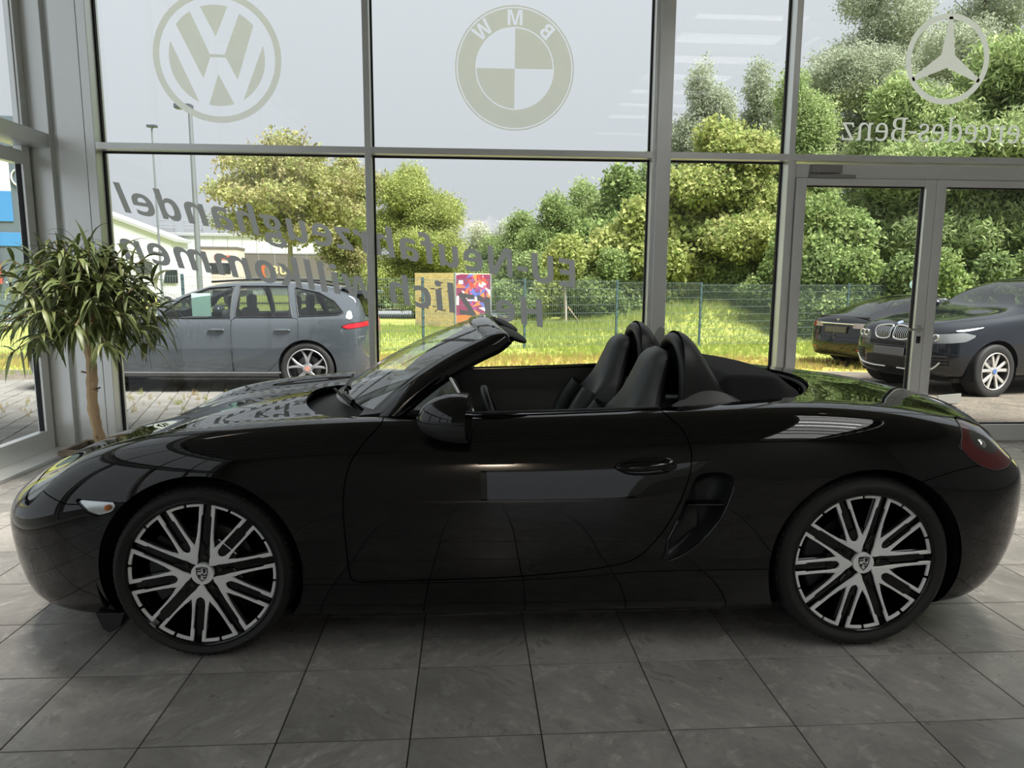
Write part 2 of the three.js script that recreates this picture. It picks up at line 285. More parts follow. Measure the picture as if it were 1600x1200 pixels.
  {
    const R = 0.357, parts = [ring(R * 0.87, R)];
    for (let k = 0; k < 3; k++) { const a = Math.PI / 2 + k * Math.PI * 2 / 3, P = (r, b) => [R * r * Math.cos(a + b), R * r * Math.sin(a + b)]; parts.push(poly([P(0.93, 0.045), P(0.19, Math.PI / 3), [0, 0], P(0.19, -Math.PI / 3), P(0.93, -0.045)])); }
    const mat = foil(1);
    put('emblem_foil', 'pale foil three-pointed star inside a ring', winBack[3], parts, 5.335, 3.2, 0, mat);
    const g = line('Mercedes-Benz', serif, 0.19), b = g.boundingBox, k = 1.78 / (b.max.x - b.min.x); mirrorX(g, k); g.translate(4.49 + 1.78, 0, 0);
    put('lettering_foil', 'pale serif lettering on the glass above the door', winBack[3], [g], 0, 2.545, 0, mat);
  }
  // two slanting lines of lettering, one mesh for each letter
  const slant = Math.atan(-0.161), row = (str, xr, yb, len, parent2) => {
    const full = line(str, font, 0.235), W = full.boundingBox.max.x - full.boundingBox.min.x, k = len / W; let adv = 0;
    for (const ch of str) {
      const a = font.data.glyphs[ch].ha * 0.235 / font.data.resolution;
      if (ch !== ' ') {
        const g = flat(font.generateShapes(ch, 0.235)), p = g.attributes.position, lean = lerp(2.5, 19, Math.pow((adv + a / 2) * k / len, 1.6)) * Math.PI / 180;
        for (let i = 0; i < p.count; i++) { const u = -(p.getX(i) + adv) * k, v = p.getY(i); p.setXYZ(i, xr + u * Math.cos(slant) - v * Math.sin(lean), yb + u * Math.sin(slant) + v * Math.cos(lean), zf); }
        mirrorX(g, -1); g.computeBoundingBox(); mesh('foil_letter', g, letterMat, (g.boundingBox.min.x + g.boundingBox.max.x) / 2 < 0.6 ? winBack[0] : winBack[1]);
      }
      adv += a;
    }
  };
  const letterMat = foil(0.40);
  row('EU-Neufahrzeughandel', 2.31, 1.308, 3.655); row('Herzlich willkommen', 2.04, 0.981, 3.40);
}

// ---------------------------------------------------------------- body skins: B-spline nets that can be cut into panels
const bw = (t) => { const s = 1 - t; return [s * s * s / 6, (3 * t * t * t - 6 * t * t + 4) / 6, (-3 * t * t * t + 3 * t * t + 3 * t + 1) / 6, t * t * t / 6]; };
const bd = (t) => { const s = 1 - t; return [-s * s / 2, (9 * t * t - 12 * t) / 6, (-9 * t * t + 6 * t + 3) / 6, t * t / 2]; };
// net[column][row] = [x,y,z]; first and last column and the last row lie on the centre plane z = 0
function netSkin(net, nu, nv, openEnds = false) {
  const C = net.length, R = net[0].length, mir = (p) => [p[0], p[1], -p[2]];
  const ext = (a, b) => [2 * a[0] - b[0], 2 * a[1] - b[1], 2 * a[2] - b[2]];
  const at = (c, r) => {
    if (c < 0) return openEnds ? ext(at(0, r), at(1, r)) : mir(at(1, r)); if (c >= C) return openEnds ? ext(at(C - 1, r), at(C - 2, r)) : mir(at(C - 2, r));
    if (r < 0) return ext(net[c][0], net[c][1]); if (r >= R) return mir(net[c][R - 2]);
    return net[c][r];
  };
  const NU = (C - 1) * nu, NV = (R - 1) * nv, P = [], N = [], I = [];
  for (let i = 0; i <= NU; i++) {
    let c = Math.min(C - 2, Math.floor(i / nu)), tu = i / nu - c; const wu = bw(tu), du = bd(tu);
    for (let j = 0; j <= NV; j++) {
      let r = Math.min(R - 2, Math.floor(j / nv)), tv = j / nv - r; const wv = bw(tv), dv = bd(tv);
      const p = [0, 0, 0], a = [0, 0, 0], b = [0, 0, 0];
      for (let k = 0; k < 4; k++) for (let l = 0; l < 4; l++) { const q = at(c - 1 + k, r - 1 + l); for (let m = 0; m < 3; m++) { p[m] += wu[k] * wv[l] * q[m]; a[m] += du[k] * wv[l] * q[m]; b[m] += wu[k] * dv[l] * q[m]; } }
      let n = V3(...a).cross(V3(...b)); if (n.lengthSq() < 1e-12) n.set(0, 1, 0); n.normalize();
      P.push(p); N.push([n.x, n.y, n.z]);
    }
  }
  const w = NV + 1;
  for (let i = 0; i < NU; i++) for (let j = 0; j < NV; j++) { const a = i * w + j, b = a + 1, c = a + w, d = c + 1; I.push([a, c, b], [b, c, d]); }
  return { P, N, I };
}
// the part of a skin where f >= 0
function cut(S, f) {
  const val = S.P.map((p) => f(p[0], p[1], p[2])), map = new Map(), P = [], N = [], I = [];
  const keep = (k) => { if (!map.has(k)) { map.set(k, P.length); P.push(S.P[k]); N.push(S.N[k]); } return map.get(k); };
  const mid = (a, b) => { if (a > b) [a, b] = [b, a]; const key = a + '_' + b; if (!map.has(key)) { const t = val[a] / (val[a] - val[b]); map.set(key, P.length); P.push(S.P[a].map((x, i) => lerp(x, S.P[b][i], t))); const n = V3(...S.N[a]).lerp(V3(...S.N[b]), t).normalize(); N.push([n.x, n.y, n.z]); } return map.get(key); };
  for (const t of S.I) {
    const s = t.map((k) => val[k] >= 0), c = s[0] + s[1] + s[2];
    if (!c) continue; if (c === 3) { I.push(t.map(keep)); continue; }
    for (let r = 0; r < 3; r++) {
      const [a, b, d] = [t[r], t[(r + 1) % 3], t[(r + 2) % 3]], [sa, sb, sd] = [val[a] >= 0, val[b] >= 0, val[d] >= 0];
      if (c === 1 && sa) I.push([keep(a), mid(a, b), mid(a, d)]);
      if (c === 2 && !sa) { const m1 = mid(a, b), m2 = mid(a, d), kb = keep(b), kd = keep(d); I.push([m1, kb, kd], [m1, kd, m2]); }
    }
  }
  return { P, N, I };
}
// [inside f < -g, outside f > g]; the strip between stays open as the shut line
const split = (S, f, g = 0.0022) => [cut(S, (x, y, z) => -f(x, y, z) - g), cut(S, (x, y, z) => f(x, y, z) - g)];
const only = (S, f) => cut(S, f);
const mirrorSkin = (S) => ({ P: S.P.map((p) => [p[0], p[1], -p[2]]), N: S.N.map((n) => [n[0], n[1], -n[2]]), I: S.I.map((t) => [t[0], t[2], t[1]]) });
const offsetSkin = (S, d) => ({ P: S.P.map((p, i) => p.map((x, k) => x + S.N[i][k] * d)), N: S.N, I: S.I });
const flipSkin = (S) => ({ P: S.P, N: S.N.map((n) => n.map((x) => -x)), I: S.I.map((t) => [t[0], t[2], t[1]]) });
// geometry of a skin with its edges turned in by depth
function skinGeo(list, depth = 0.012) {
  const out = [];
  for (const S of [].concat(list)) {
    if (!S.I.length) continue;
    out.push(geoOf(S.P.flat(), S.N.flat(), S.I.flat()));
    if (depth) {
      const e = new Map(); for (const t of S.I) for (let k = 0; k < 3; k++) { const a = t[k], b = t[(k + 1) % 3]; e.set(a + '_' + b, (e.get(a + '_' + b) ?? 0) + 1); }
      const P = [];
      for (const k of e.keys()) {
        const [a, b] = k.split('_').map(Number); if (e.has(b + '_' + a)) continue;
        if (Math.abs(S.P[a][2]) < 1e-4 && Math.abs(S.P[b][2]) < 1e-4) continue;
        const A = S.P[a], B = S.P[b], A2 = A.map((x, i) => x - S.N[a][i] * depth), B2 = B.map((x, i) => x - S.N[b][i] * depth);
        P.push(...B, ...A, ...A2, ...B, ...A2, ...B2);
      }
      if (P.length) { const g = new THREE.BufferGeometry(); g.setAttribute('position', new THREE.Float32BufferAttribute(P, 3)); g.computeVertexNormals(); out.push(g); }
    }
  }
  return merge(out);
}
// signed distance to a closed polygon (negative inside)
function sdPoly(v) {
  return (x, y) => {
    let d = 1e9, s = 1;
    for (let i = 0, j = v.length - 1; i < v.length; j = i++) {
      const ex = v[j][0] - v[i][0], ey = v[j][1] - v[i][1], wx = x - v[i][0], wy = y - v[i][1], h = clamp((wx * ex + wy * ey) / (ex * ex + ey * ey));
      const bx = wx - ex * h, by = wy - ey * h; d = Math.min(d, bx * bx + by * by);
      const c1 = y >= v[i][1], c2 = y < v[j][1], c3 = ex * wy > ey * wx; if ((c1 && c2 && c3) || (!c1 && !c2 && !c3)) s = -s;
    }
    return s * Math.sqrt(d);
  };
}
// smooth closed outline through points
const smoothLoop = (pts, n = 8, tension = 0.5) => new THREE.CatmullRomCurve3(pts.map((p) => V3(p[0], p[1], 0)), true, 'catmullrom', tension).getPoints(pts.length * n).slice(0, -1).map((p) => [p.x, p.y]);
const table = (xs, ys) => (x) => { if (x <= xs[0]) return ys[0]; for (let i = 1; i < xs.length; i++) if (x <= xs[i]) return lerp(ys[i - 1], ys[i], (x - xs[i - 1]) / (xs[i] - xs[i - 1])); return ys[ys.length - 1]; };
// height-field lookup on a skin: nearest point in (x,y) or (x,z)
function projAt(S, a, b, A, B, far = 1) { // exact point over (a,b) in the plane of axes A,B; far = +1 takes the largest third coordinate, -1 the smallest
  const C = 3 - A - B; let best = null, bc = -1e9;
  for (const t of S.I) {
    const [p, q, r] = [S.P[t[0]], S.P[t[1]], S.P[t[2]]], d = (q[B] - r[B]) * (p[A] - r[A]) + (r[A] - q[A]) * (p[B] - r[B]); if (Math.abs(d) < 1e-14) continue;
    const u = ((q[B] - r[B]) * (a - r[A]) + (r[A] - q[A]) * (b - r[B])) / d, v = ((r[B] - p[B]) * (a - r[A]) + (p[A] - r[A]) * (b - r[B])) / d, w = 1 - u - v; if (u < -1e-6 || v < -1e-6 || w < -1e-6) continue;
    const c = (u * p[C] + v * q[C] + w * r[C]) * far; if (c > bc) { bc = c; best = [[0, 1, 2].map((k) => u * p[k] + v * q[k] + w * r[k]), [0, 1, 2].map((k) => u * S.N[t[0]][k] + v * S.N[t[1]][k] + w * S.N[t[2]][k])]; }
  }
  return best;
}
function skinAt(S, x, q, axis) { const e = projAt(S, x, q, 0, axis); if (e) return e; let best = 1e9, r = null; for (let i = 0; i < S.P.length; i++) { const p = S.P[i], d = (p[0] - x) ** 2 + (p[axis] - q) ** 2; if (d < best) { best = d; r = i; } } return [S.P[r], S.N[r]]; }

// ---------------------------------------------------------------- car paint, rubber, trim
const paintBlack = phys(lin(0.0022, 0.0023, 0.0027), 0.012, 0, { ior: 1.55 });
const shellDark = std(lin(0.004, 0.004, 0.004), 0.9);
const plasticBlack = std(lin(0.012, 0.012, 0.013), 0.45);
const plasticSatin = std(lin(0.03, 0.03, 0.031), 0.4);
const glossBlack = phys(lin(0.003, 0.003, 0.003), 0.06);
const rubberMat = std(lin(0.016, 0.0155, 0.015), 0.72, 0, { bumpMap: texGrain, bumpScale: 0.0006 });
const cutAlloy = std(lin(0.92, 0.92, 0.91), 0.45, 0.1);
const chromeMat = std(lin(0.8, 0.8, 0.8), 0.08, 1);
const discMat = std(lin(0.16, 0.16, 0.16), 0.35, 1);
const caliperMat = std(lin(0.025, 0.026, 0.028), 0.4);
const nutMat = std(lin(0.05, 0.04, 0.03), 0.45, 0.6);
const lensClear = phys(lin(0.95, 0.97, 0.97), 0.02, 0, { transmission: 1, thickness: 0, ior: 1.5 });

function tyreGeo(R, w, rimR) { // lathe about z, outer face at z = 0, inner at -w
  const s = 0.02, pts = [[rimR - 0.006, -0.018], [rimR + 0.004, -0.006], [rimR + 0.02, 0.001], [lerp(rimR, R, 0.5), 0.0035], [R - 0.026, -0.002], [R - 0.013, -0.010], [R - 0.005, -0.022], [R - 0.001, -0.04], [R, -0.062]];
  for (const gz of [0.085, 0.115]) pts.push([R, -gz + 0.006], [R - 0.007, -gz + 0.004], [R - 0.007, -gz - 0.004], [R, -gz - 0.006]);
  pts.push([R, -w / 2]); const half = pts.filter((p) => p[1] > -w / 2 - 1e-6), all = [...half, ...half.slice(0, -1).reverse().map(([r, z]) => [r, -w - z])];
  const g = new THREE.LatheGeometry(all.map(([r, z]) => new THREE.Vector2(r, z)).reverse(), 96); g.rotateX(Math.PI / 2); return g;
}
function extr(shape, depth, z, bevel = 0.0012) { const g = new THREE.ExtrudeGeometry(shape, { depth, bevelEnabled: bevel > 0, bevelSize: bevel, bevelThickness: bevel, bevelSegments: 1, curveSegments: 10 }); g.translate(0, 0, z); return g; }
const sh = (pts) => new THREE.Shape(pts.map(([x, y]) => new THREE.Vector2(x, y)));
// a twin-spoke two-tone wheel facing +z: outer tyre face at z = 0
function sportWheel(parent, R, rimR, w, turn, crest = true) {
  const g = new THREE.Group(); g.name = 'wheel'; parent.add(g);
  mesh('tyre', tyreGeo(R, w, rimR), rubberMat, g);
  const bumps = []; // tread blocks on the shoulder
  for (let k = 0; k < 72; k++) { const b = rbox(-0.0055, 0.0055, R - 0.010, R - 0.0012, -0.058, -0.024, 0.001, 1); b.rotateZ(k * Math.PI / 36); bumps.push(b); }
  mesh('tread', bumps, rubberMat, g);
  const barrel = [[rimR + 0.003, -0.006], [rimR - 0.004, -0.004], [rimR - 0.010, -0.010], [rimR - 0.013, -0.03], [rimR - 0.03, -0.06], [rimR - 0.045, -0.12], [rimR - 0.04, -w + 0.02], [rimR, -w + 0.005]];
  const bg = new THREE.LatheGeometry(barrel.map(([r, z]) => new THREE.Vector2(r, z)), 72); bg.rotateX(Math.PI / 2);
  const gb = glossBlack.clone(); gb.side = THREE.DoubleSide; mesh('rim_barrel', bg, gb, g);
  const turned = (m) => { m.rotation.z = turn; return m; };
  const r1 = rimR - 0.010, hubR = rimR * 0.145, zf = -0.016, S = rimR / 0.273, A = Math.PI / 5;
  const silver = [], black = [];
  const rot = (p, a) => [p[0] * Math.cos(a) - p[1] * Math.sin(a), p[0] * Math.sin(a) + p[1] * Math.cos(a)];
  for (let k = 0; k < 5; k++) {
    const base = k * 2 * A + A; // axis of a closed channel; open (nut) channels lie half-way
    const half = (sg) => { // strokes on one side of the channel, outline lists in local frame
      const nut = (s, off) => { const d = rot([1, 0], A), n = [-d[1], d[0]]; return [s * d[0] + off * n[0], (s * d[1] + off * n[1])]; };
      const f = (p) => rot([p[0] * S, p[1] * S * sg], base);
      // rail along the closed channel
      const a = [[0.088, 0.0], [0.094, 0.011], [0.104, 0.0172], [0.125, 0.0196], [0.215, 0.0202], [0.221, 0.0160], [0.2625, 0.0160], [0.2625, 0.0266], [0.235, 0.0264], [0.19, 0.0256], [0.15, 0.0260], [0.118, 0.0282], [0.099, 0.0325]];
      // rail along the nut channel
      const b = [nut(0.110, -0.0325), nut(0.13, -0.0285), nut(0.16, -0.0262), nut(0.19, -0.0256), nut(0.235, -0.0264), nut(0.2625, -0.0266), nut(0.2625, -0.0160), nut(0.221, -0.0160), nut(0.215, -0.0202), nut(0.13, -0.0200), nut(0.09, -0.0212), nut(0.066, -0.0235), nut(0.048, -0.0215)];
      const c = [[0.040, 0.0]];
      return [...a, ...b, ...c].map(f);
    };
    for (const sg of [1, -1]) { const o = half(sg); if (sg < 0) o.reverse(); silver.push(extr(sh(o), 0.007, zf - 0.007)); }
    // feet along the rim, with a small break in the middle of each window
    for (const [a0, a1] of [[0.105, 0.298], [0.345, 0.530]]) for (const sg of [1, -1]) {
      const ps = []; for (let i = 0; i <= 6; i++) { const t = base + sg * lerp(a0, a1, i / 6); ps.push([Math.cos(t) * r1, Math.sin(t) * r1]); } for (let i = 6; i >= 0; i--) { const t = base + sg * lerp(a0, a1, i / 6); ps.push([Math.cos(t) * (r1 - 0.010), Math.sin(t) * (r1 - 0.010)]); }
      silver.push(extr(sh(sg > 0 ? ps.reverse() : ps), 0.007, zf - 0.007, 0.0008));
    }
    for (const [ang, i0] of [[base, 0.09], [base + A, 0.02]]) {
      const o = [[i0, -0.024], [r1 / S - 0.003, -0.026], [r1 / S - 0.003, 0.026], [i0, 0.024]].map((p) => rot([p[0] * S, p[1] * S], ang));
      black.push(extr(sh(o), 0.028, zf - 0.050, 0.003));
    }
    const lobe = [[0.03, -0.03], [0.09, -0.055], [0.13, -0.04], [0.13, 0.04], [0.09, 0.055], [0.03, 0.03]].map((p) => rot([p[0] * S, p[1] * S], base)); black.push(extr(sh(lobe), 0.03, zf - 0.045, 0.003));
    const pr = rot([0.062 * S, 0], base + A); turned(mesh('wheel_bolt', [cyl(0.0095, 0.0085, 0.016, pr[0], pr[1], zf - 0.014, 6, 'z'), cyl(0.013, 0.013, 0.004, pr[0], pr[1], zf - 0.022, 14, 'z')], nutMat, g));
  }
  turned(mesh('spoke_body', black, glossBlack, g)); turned(mesh('polished_spokes', silver, cutAlloy, g));
  const hub = mesh('hub_cap', [cyl(hubR, hubR, 0.02, 0, 0, zf - 0.006, 32, 'z')], cutAlloy, g); hub.userData.label = 'silver hub cap with crest';
  if (crest) {
    const s = hubR * 0.72, shield = [[-0.72, 0.85], [0, 0.95], [0.72, 0.85], [0.72, 0.1], [0.5, -0.5], [0, -1], [-0.5, -0.5], [-0.72, 0.1]].map(([x, y]) => [x * s, y * s]);
    const dark = []; const piece = (p) => dark.push(extr(sh(p.map(([x, y]) => [x * s, y * s])), 0.0012, zf + 0.0045, 0));
    const rim = sh(shield); rim.holes.push(new THREE.Path(shield.map(([x, y]) => new THREE.Vector2(x * 0.86, y * 0.86)).reverse())); dark.push(extr(rim, 0.0012, zf + 0.0045, 0));
    for (let i = 0; i < 2; i++) { piece([[0.08, -0.05 - i * 0.3], [0.6 - i * 0.1, -0.05 - i * 0.3], [0.56 - i * 0.14, -0.2 - i * 0.3], [0.08, -0.2 - i * 0.3]]); piece([[-0.6, 0.70 - i * 0.28], [-0.06, 0.75 - i * 0.28], [-0.06, 0.6 - i * 0.28], [-0.6, 0.55 - i * 0.28]]); }
    piece([[0.1, 0.7], [0.5, 0.68], [0.42, 0.2], [0.2, 0.1]]); piece([[-0.5, -0.05], [-0.15, -0.1], [-0.2, -0.5], [-0.4, -0.4]]); piece([[-0.12, 0.1], [0.12, 0.1], [0.1, -0.1], [0, -0.18], [-0.1, -0.1]]);
    mesh('crest', dark, plasticBlack, g);
  }
  const disc = mesh('brake_disc', [cyl(0.165, 0.165, 0.028, 0, 0, -0.105, 48, 'z'), cyl(0.085, 0.08, 0.05, 0, 0, -0.085, 32, 'z')], discMat, g);
  const cal = new THREE.Shape(); const a0 = 2.5, a1 = 3.75; cal.absarc(0, 0, 0.205, a0, a1); cal.absarc(0, 0, 0.12, a1, a0, true);
  mesh('brake_caliper', extr(cal, 0.07, -0.14, 0.006), caliperMat, g);
  return g;
}

// ---------------------------------------------------------------- the black roadster: x from its front axle to the rear, y up, z to its near side
const XFA = 0.013, XRA = 2.459;
const car = thing('roadster', 'glossy black open two-seat roadster with two-tone alloy wheels and folded roof', 'car', [0.4152, 0, -0.96496], -0.55 * Math.PI / 180);
{
  // rows: under edge, lip, sill, sill crease, tuck, tuck, waist crease, flank, shoulder, crest, inner crest, valley, bonnet, centre
  const Y0 = [0.115, 0.125, 0.165, 0.285, 0.42, 0.55, 0.66];
  const col = (x, ys, zs, xc = x, dx = null) => ys.map((y, r) => [dx ? dx[r] : lerp(x, xc, r < 9 ? 0 : [0.0, 0.12, 0.3, 0.65, 1][r - 9]), y, zs[r]]);
  const N = [];
  const Ylow = (c) => [...Y0.slice(0, 6), c];
  //           x                                   y rows 7..13 after waist, z rows
  N.push(col(0, [0.125, 0.13, 0.16, 0.26, 0.37, 0.44, 0.495, 0.54, 0.57, 0.594, 0.612, 0.632, 0.654, 0.67], new Array(14).fill(0), 0, [-0.74, -0.85, -0.885, -0.905, -0.92, -0.925, -0.92, -0.90, -0.865, -0.82, -0.785, -0.74, -0.69, -0.64]));
  N.push(col(0, [0.125, 0.13, 0.16, 0.26, 0.37, 0.44, 0.495, 0.54, 0.576, 0.604, 0.628, 0.652, 0.682, 0.702], [0.27, 0.28, 0.285, 0.29, 0.29, 0.29, 0.29, 0.29, 0.285, 0.275, 0.25, 0.2, 0.1, 0], 0, [-0.73, -0.835, -0.87, -0.893, -0.91, -0.915, -0.91, -0.885, -0.845, -0.795, -0.745, -0.69, -0.60, -0.53]));
  N.push(col(0, [0.122, 0.13, 0.165, 0.27, 0.38, 0.44, 0.495, 0.538, 0.578, 0.614, 0.640, 0.664, 0.703, 0.725], [0.50, 0.535, 0.555, 0.565, 0.57, 0.57, 0.57, 0.568, 0.555, 0.53, 0.47, 0.38, 0.19, 0], 0, [-0.66, -0.775, -0.81, -0.835, -0.85, -0.855, -0.845, -0.81, -0.755, -0.69, -0.635, -0.575, -0.47, -0.40]));
  N.push(col(0, [0.12, 0.13, 0.165, 0.28, 0.40, 0.475, 0.543, 0.602, 0.655, 0.684, 0.696, 0.698, 0.738, 0.758], [0.62, 0.71, 0.735, 0.75, 0.758, 0.76, 0.757, 0.744, 0.715, 0.660, 0.572, 0.455, 0.22, 0], 0, [-0.52, -0.60, -0.635, -0.66, -0.672, -0.672, -0.655, -0.615, -0.565, -0.515, -0.47, -0.425, -0.32, -0.26]));
  const side = (x, wz, yw, ys, zs, xc) => { // waist row height, rows 7..13
    N.push(col(x, [...Y0.slice(0, 6), yw, ...ys], [...wz, ...zs], xc));
  };
  side(-0.43, [0.62, 0.77, 0.812, 0.835, 0.842, 0.843, 0.836], 0.615, [0.686, 0.735, 0.755, 0.755, 0.738, 0.775, 0.79], [0.810, 0.764, 0.692, 0.602, 0.485, 0.24, 0], -0.13);
  side(-0.21, [0.6, 0.80, 0.845, 0.872, 0.880, 0.882, 0.876], 0.64, [0.730, 0.790, 0.808, 0.806, 0.762, 0.802, 0.818], [0.850, 0.799, 0.712, 0.617, 0.5, 0.25, 0], 0.0);
  side(0.02, [0.6, 0.81, 0.852, 0.882, 0.888, 0.890, 0.884], 0.655, [0.750, 0.817, 0.842, 0.836, 0.782, 0.826, 0.842], [0.862, 0.806, 0.715, 0.622, 0.505, 0.25, 0], 0.10);
  side(0.26, [0.6, 0.81, 0.855, 0.884, 0.884, 0.883, 0.875], 0.66, [0.757, 0.830, 0.859, 0.853, 0.802, 0.844, 0.860], [0.852, 0.806, 0.724, 0.63, 0.51, 0.25, 0], 0.22);
  side(0.5, [0.6, 0.81, 0.855, 0.882, 0.882, 0.879, 0.865], 0.668, [0.765, 0.836, 0.868, 0.862, 0.826, 0.858, 0.870], [0.842, 0.799, 0.73, 0.64, 0.52, 0.25, 0], 0.4);
  side(0.8, [0.6, 0.81, 0.855, 0.881, 0.881, 0.878, 0.862], 0.670, [0.768, 0.842, 0.873, 0.87, 0.86, 0.875, 0.88], [0.836, 0.796, 0.735, 0.66, 0.52, 0.25, 0], 0.8);
  side(1.1, [0.6, 0.81, 0.855, 0.881, 0.881, 0.878, 0.862], 0.670, [0.770, 0.846, 0.878, 0.876, 0.87, 0.875, 0.88], [0.835, 0.796, 0.737, 0.665, 0.52, 0.25, 0], 1.1);
  side(1.4, [0.6, 0.81, 0.857, 0.883, 0.883, 0.880, 0.863], 0.672, [0.774, 0.852, 0.886, 0.884, 0.88, 0.88, 0.88], [0.836, 0.797, 0.737, 0.665, 0.52, 0.25, 0], 1.4);
  side(1.7, [0.6, 0.81, 0.862, 0.890, 0.889, 0.886, 0.871], 0.674, [0.780, 0.862, 0.898, 0.895, 0.885, 0.885, 0.885], [0.845, 0.804, 0.74, 0.665, 0.52, 0.25, 0], 1.7);
  side(1.95, [0.6, 0.81, 0.868, 0.898, 0.896, 0.895, 0.895], 0.675, [0.786, 0.876, 0.914, 0.91, 0.90, 0.90, 0.90], [0.876, 0.832, 0.75, 0.665, 0.52, 0.25, 0], 1.95);
  side(2.2, [0.6, 0.82, 0.875, 0.908, 0.912, 0.914, 0.910], 0.676, [0.795, 0.888, 0.928, 0.926, 0.925, 0.935, 0.94], [0.893, 0.848, 0.757, 0.665, 0.52, 0.25, 0], 2.22);
  side(2.46, [0.6, 0.82, 0.875, 0.912, 0.917, 0.918, 0.912], 0.675, [0.792, 0.88, 0.92, 0.924, 0.93, 0.94, 0.945], [0.893, 0.845, 0.75, 0.655, 0.51, 0.25, 0], 2.5);
  side(2.7, [0.6, 0.81, 0.87, 0.905, 0.91, 0.91, 0.90], 0.668, [0.776, 0.856, 0.893, 0.90, 0.912, 0.924, 0.928], [0.878, 0.822, 0.722, 0.63, 0.49, 0.245, 0], 2.75);
  N.push(col(0, [0.115, 0.125, 0.165, 0.285, 0.42, 0.55, 0.655, 0.752, 0.82, 0.855, 0.868, 0.885, 0.897, 0.90], [0.6, 0.78, 0.835, 0.868, 0.875, 0.875, 0.865, 0.838, 0.775, 0.675, 0.59, 0.46, 0.23, 0], 0, [2.9, 2.9, 2.915, 2.93, 2.935, 2.935, 2.93, 2.92, 2.91, 2.905, 2.91, 2.925, 2.945, 2.955]));
  N.push(col(0, [0.145, 0.155, 0.19, 0.295, 0.42, 0.54, 0.662, 0.715, 0.778, 0.82, 0.835, 0.85, 0.862, 0.865], [0.56, 0.70, 0.75, 0.78, 0.79, 0.79, 0.782, 0.755, 0.70, 0.61, 0.53, 0.415, 0.21, 0], 0, [2.99, 3.02, 3.06, 3.10, 3.115, 3.12, 3.116, 3.07, 3.052, 3.05, 3.06, 3.075, 3.10, 3.11]));
  N.push(col(0, [0.16, 0.175, 0.215, 0.315, 0.43, 0.54, 0.652, 0.690, 0.732, 0.775, 0.796, 0.813, 0.828, 0.832], [0.48, 0.58, 0.61, 0.63, 0.64, 0.64, 0.635, 0.615, 0.565, 0.49, 0.43, 0.335, 0.17, 0], 0, [3.05, 3.12, 3.165, 3.215, 3.245, 3.252, 3.246, 3.185, 3.163, 3.16, 3.17, 3.19, 3.215, 3.225]));
  N.push(col(0, [0.16, 0.175, 0.22, 0.32, 0.43, 0.54, 0.625, 0.675, 0.705, 0.74, 0.765, 0.783, 0.798, 0.802], [0.3, 0.335, 0.34, 0.35, 0.355, 0.355, 0.35, 0.34, 0.325, 0.30, 0.27, 0.21, 0.10, 0], 0, [3.08, 3.19, 3.24, 3.29, 3.315, 3.32, 3.31, 3.265, 3.245, 3.245, 3.255, 3.27, 3.285, 3.29]));
  N.push(col(0, [0.16, 0.175, 0.22, 0.32, 0.43, 0.54, 0.62, 0.668, 0.695, 0.73, 0.755, 0.773, 0.79, 0.795], new Array(14).fill(0), 0, [3.09, 3.21, 3.26, 3.31, 3.335, 3.34, 3.33, 3.285, 3.265, 3.265, 3.275, 3.288, 3.30, 3.305]));

  const full = netSkin(N, 12, 7);
  // openings
  const xf = (z) => 0.235 + 0.40 * Math.pow(clamp(Math.abs(z) / 0.68), 2.6), xr = (z) => 2.53 - 0.26 * Math.pow(clamp(Math.abs(z) / 0.62), 2.2);
  const zb = table([0.2, 0.6, 0.9, 1.75, 2.0, 2.4], [0.66, 0.668, 0.69, 0.69, 0.655, 0.60]);
  const cockpit = (x, y, z) => y < 0.6 ? 1 : Math.max(xf(z) - x, x - xr(z), Math.abs(z) - zb(x));
  const archF = (x, y, z) => z < 0.45 ? 1 : Math.hypot(x - XFA, y - 0.325) - 0.366 + (y < 0.2 ? (0.2 - y) * 0.2 : 0), archR = (x, y, z) => z < 0.45 ? 1 : Math.hypot(x - XRA, y - 0.33) - 0.374;
  const intakePts = smoothLoop([[1.800, 0.668], [1.835, 0.690], [1.905, 0.692], [1.938, 0.672], [1.935, 0.625], [1.902, 0.535], [1.845, 0.455], [1.770, 0.392], [1.705, 0.362], [1.683, 0.376], [1.700, 0.43], [1.738, 0.515], [1.772, 0.60]], 6), intakeF = sdPoly(intakePts);
  const intake = (x, y, z) => z < 0.6 ? 1 : intakeF(x, y);
  let S = cut(cut(cut(cut(full, cockpit), archF), archR), intake);
  const inner = offsetSkin(S, -0.014);

  const doorPts = smoothLoop([[0.70, 0.93], [0.655, 0.855], [0.605, 0.805], [0.556, 0.735], [0.534, 0.66], [0.528, 0.56], [0.536, 0.43], [0.552, 0.302], [0.62, 0.293], [0.80, 0.295], [1.087, 0.301], [1.371, 0.322], [1.55, 0.353], [1.62, 0.395], [1.69, 0.478], [1.745, 0.58], [1.782, 0.69], [1.788, 0.77], [1.762, 0.84], [1.70, 0.90], [1.68, 0.96], [1.2, 1.0]], 5, 0.35), doorF = sdPoly(doorPts);
  const door = (x, y, z) => z < 0.45 ? 1 : doorF(x, y);
  const skirt = (x, y, z) => x < 0.3 || x > 2.2 ? 1 : y - table([0.3, 0.6, 1.1, 1.4, 1.6, 2.2], [0.286, 0.284, 0.286, 0.300, 0.318, 0.33])(x);
  const bumperF = (x, y, z) => Math.max(y - table([-0.9, -0.75, -0.60, -0.52, -0.46, -0.2], [0.60, 0.60, 0.615, 0.593, 0.578, 0.60])(x), x + 0.2);
  const headF = (x, y, z) => { const dx = x + 0.475, dz = z - 0.648 + 0.10 * dx, a = dx / 0.205, b = dz / (0.094 - 0.02 * a); return (Math.pow(Math.pow(Math.abs(a), 2.2) + Math.pow(Math.abs(b), 2.2), 1 / 2.2) - 1) * 0.09; };
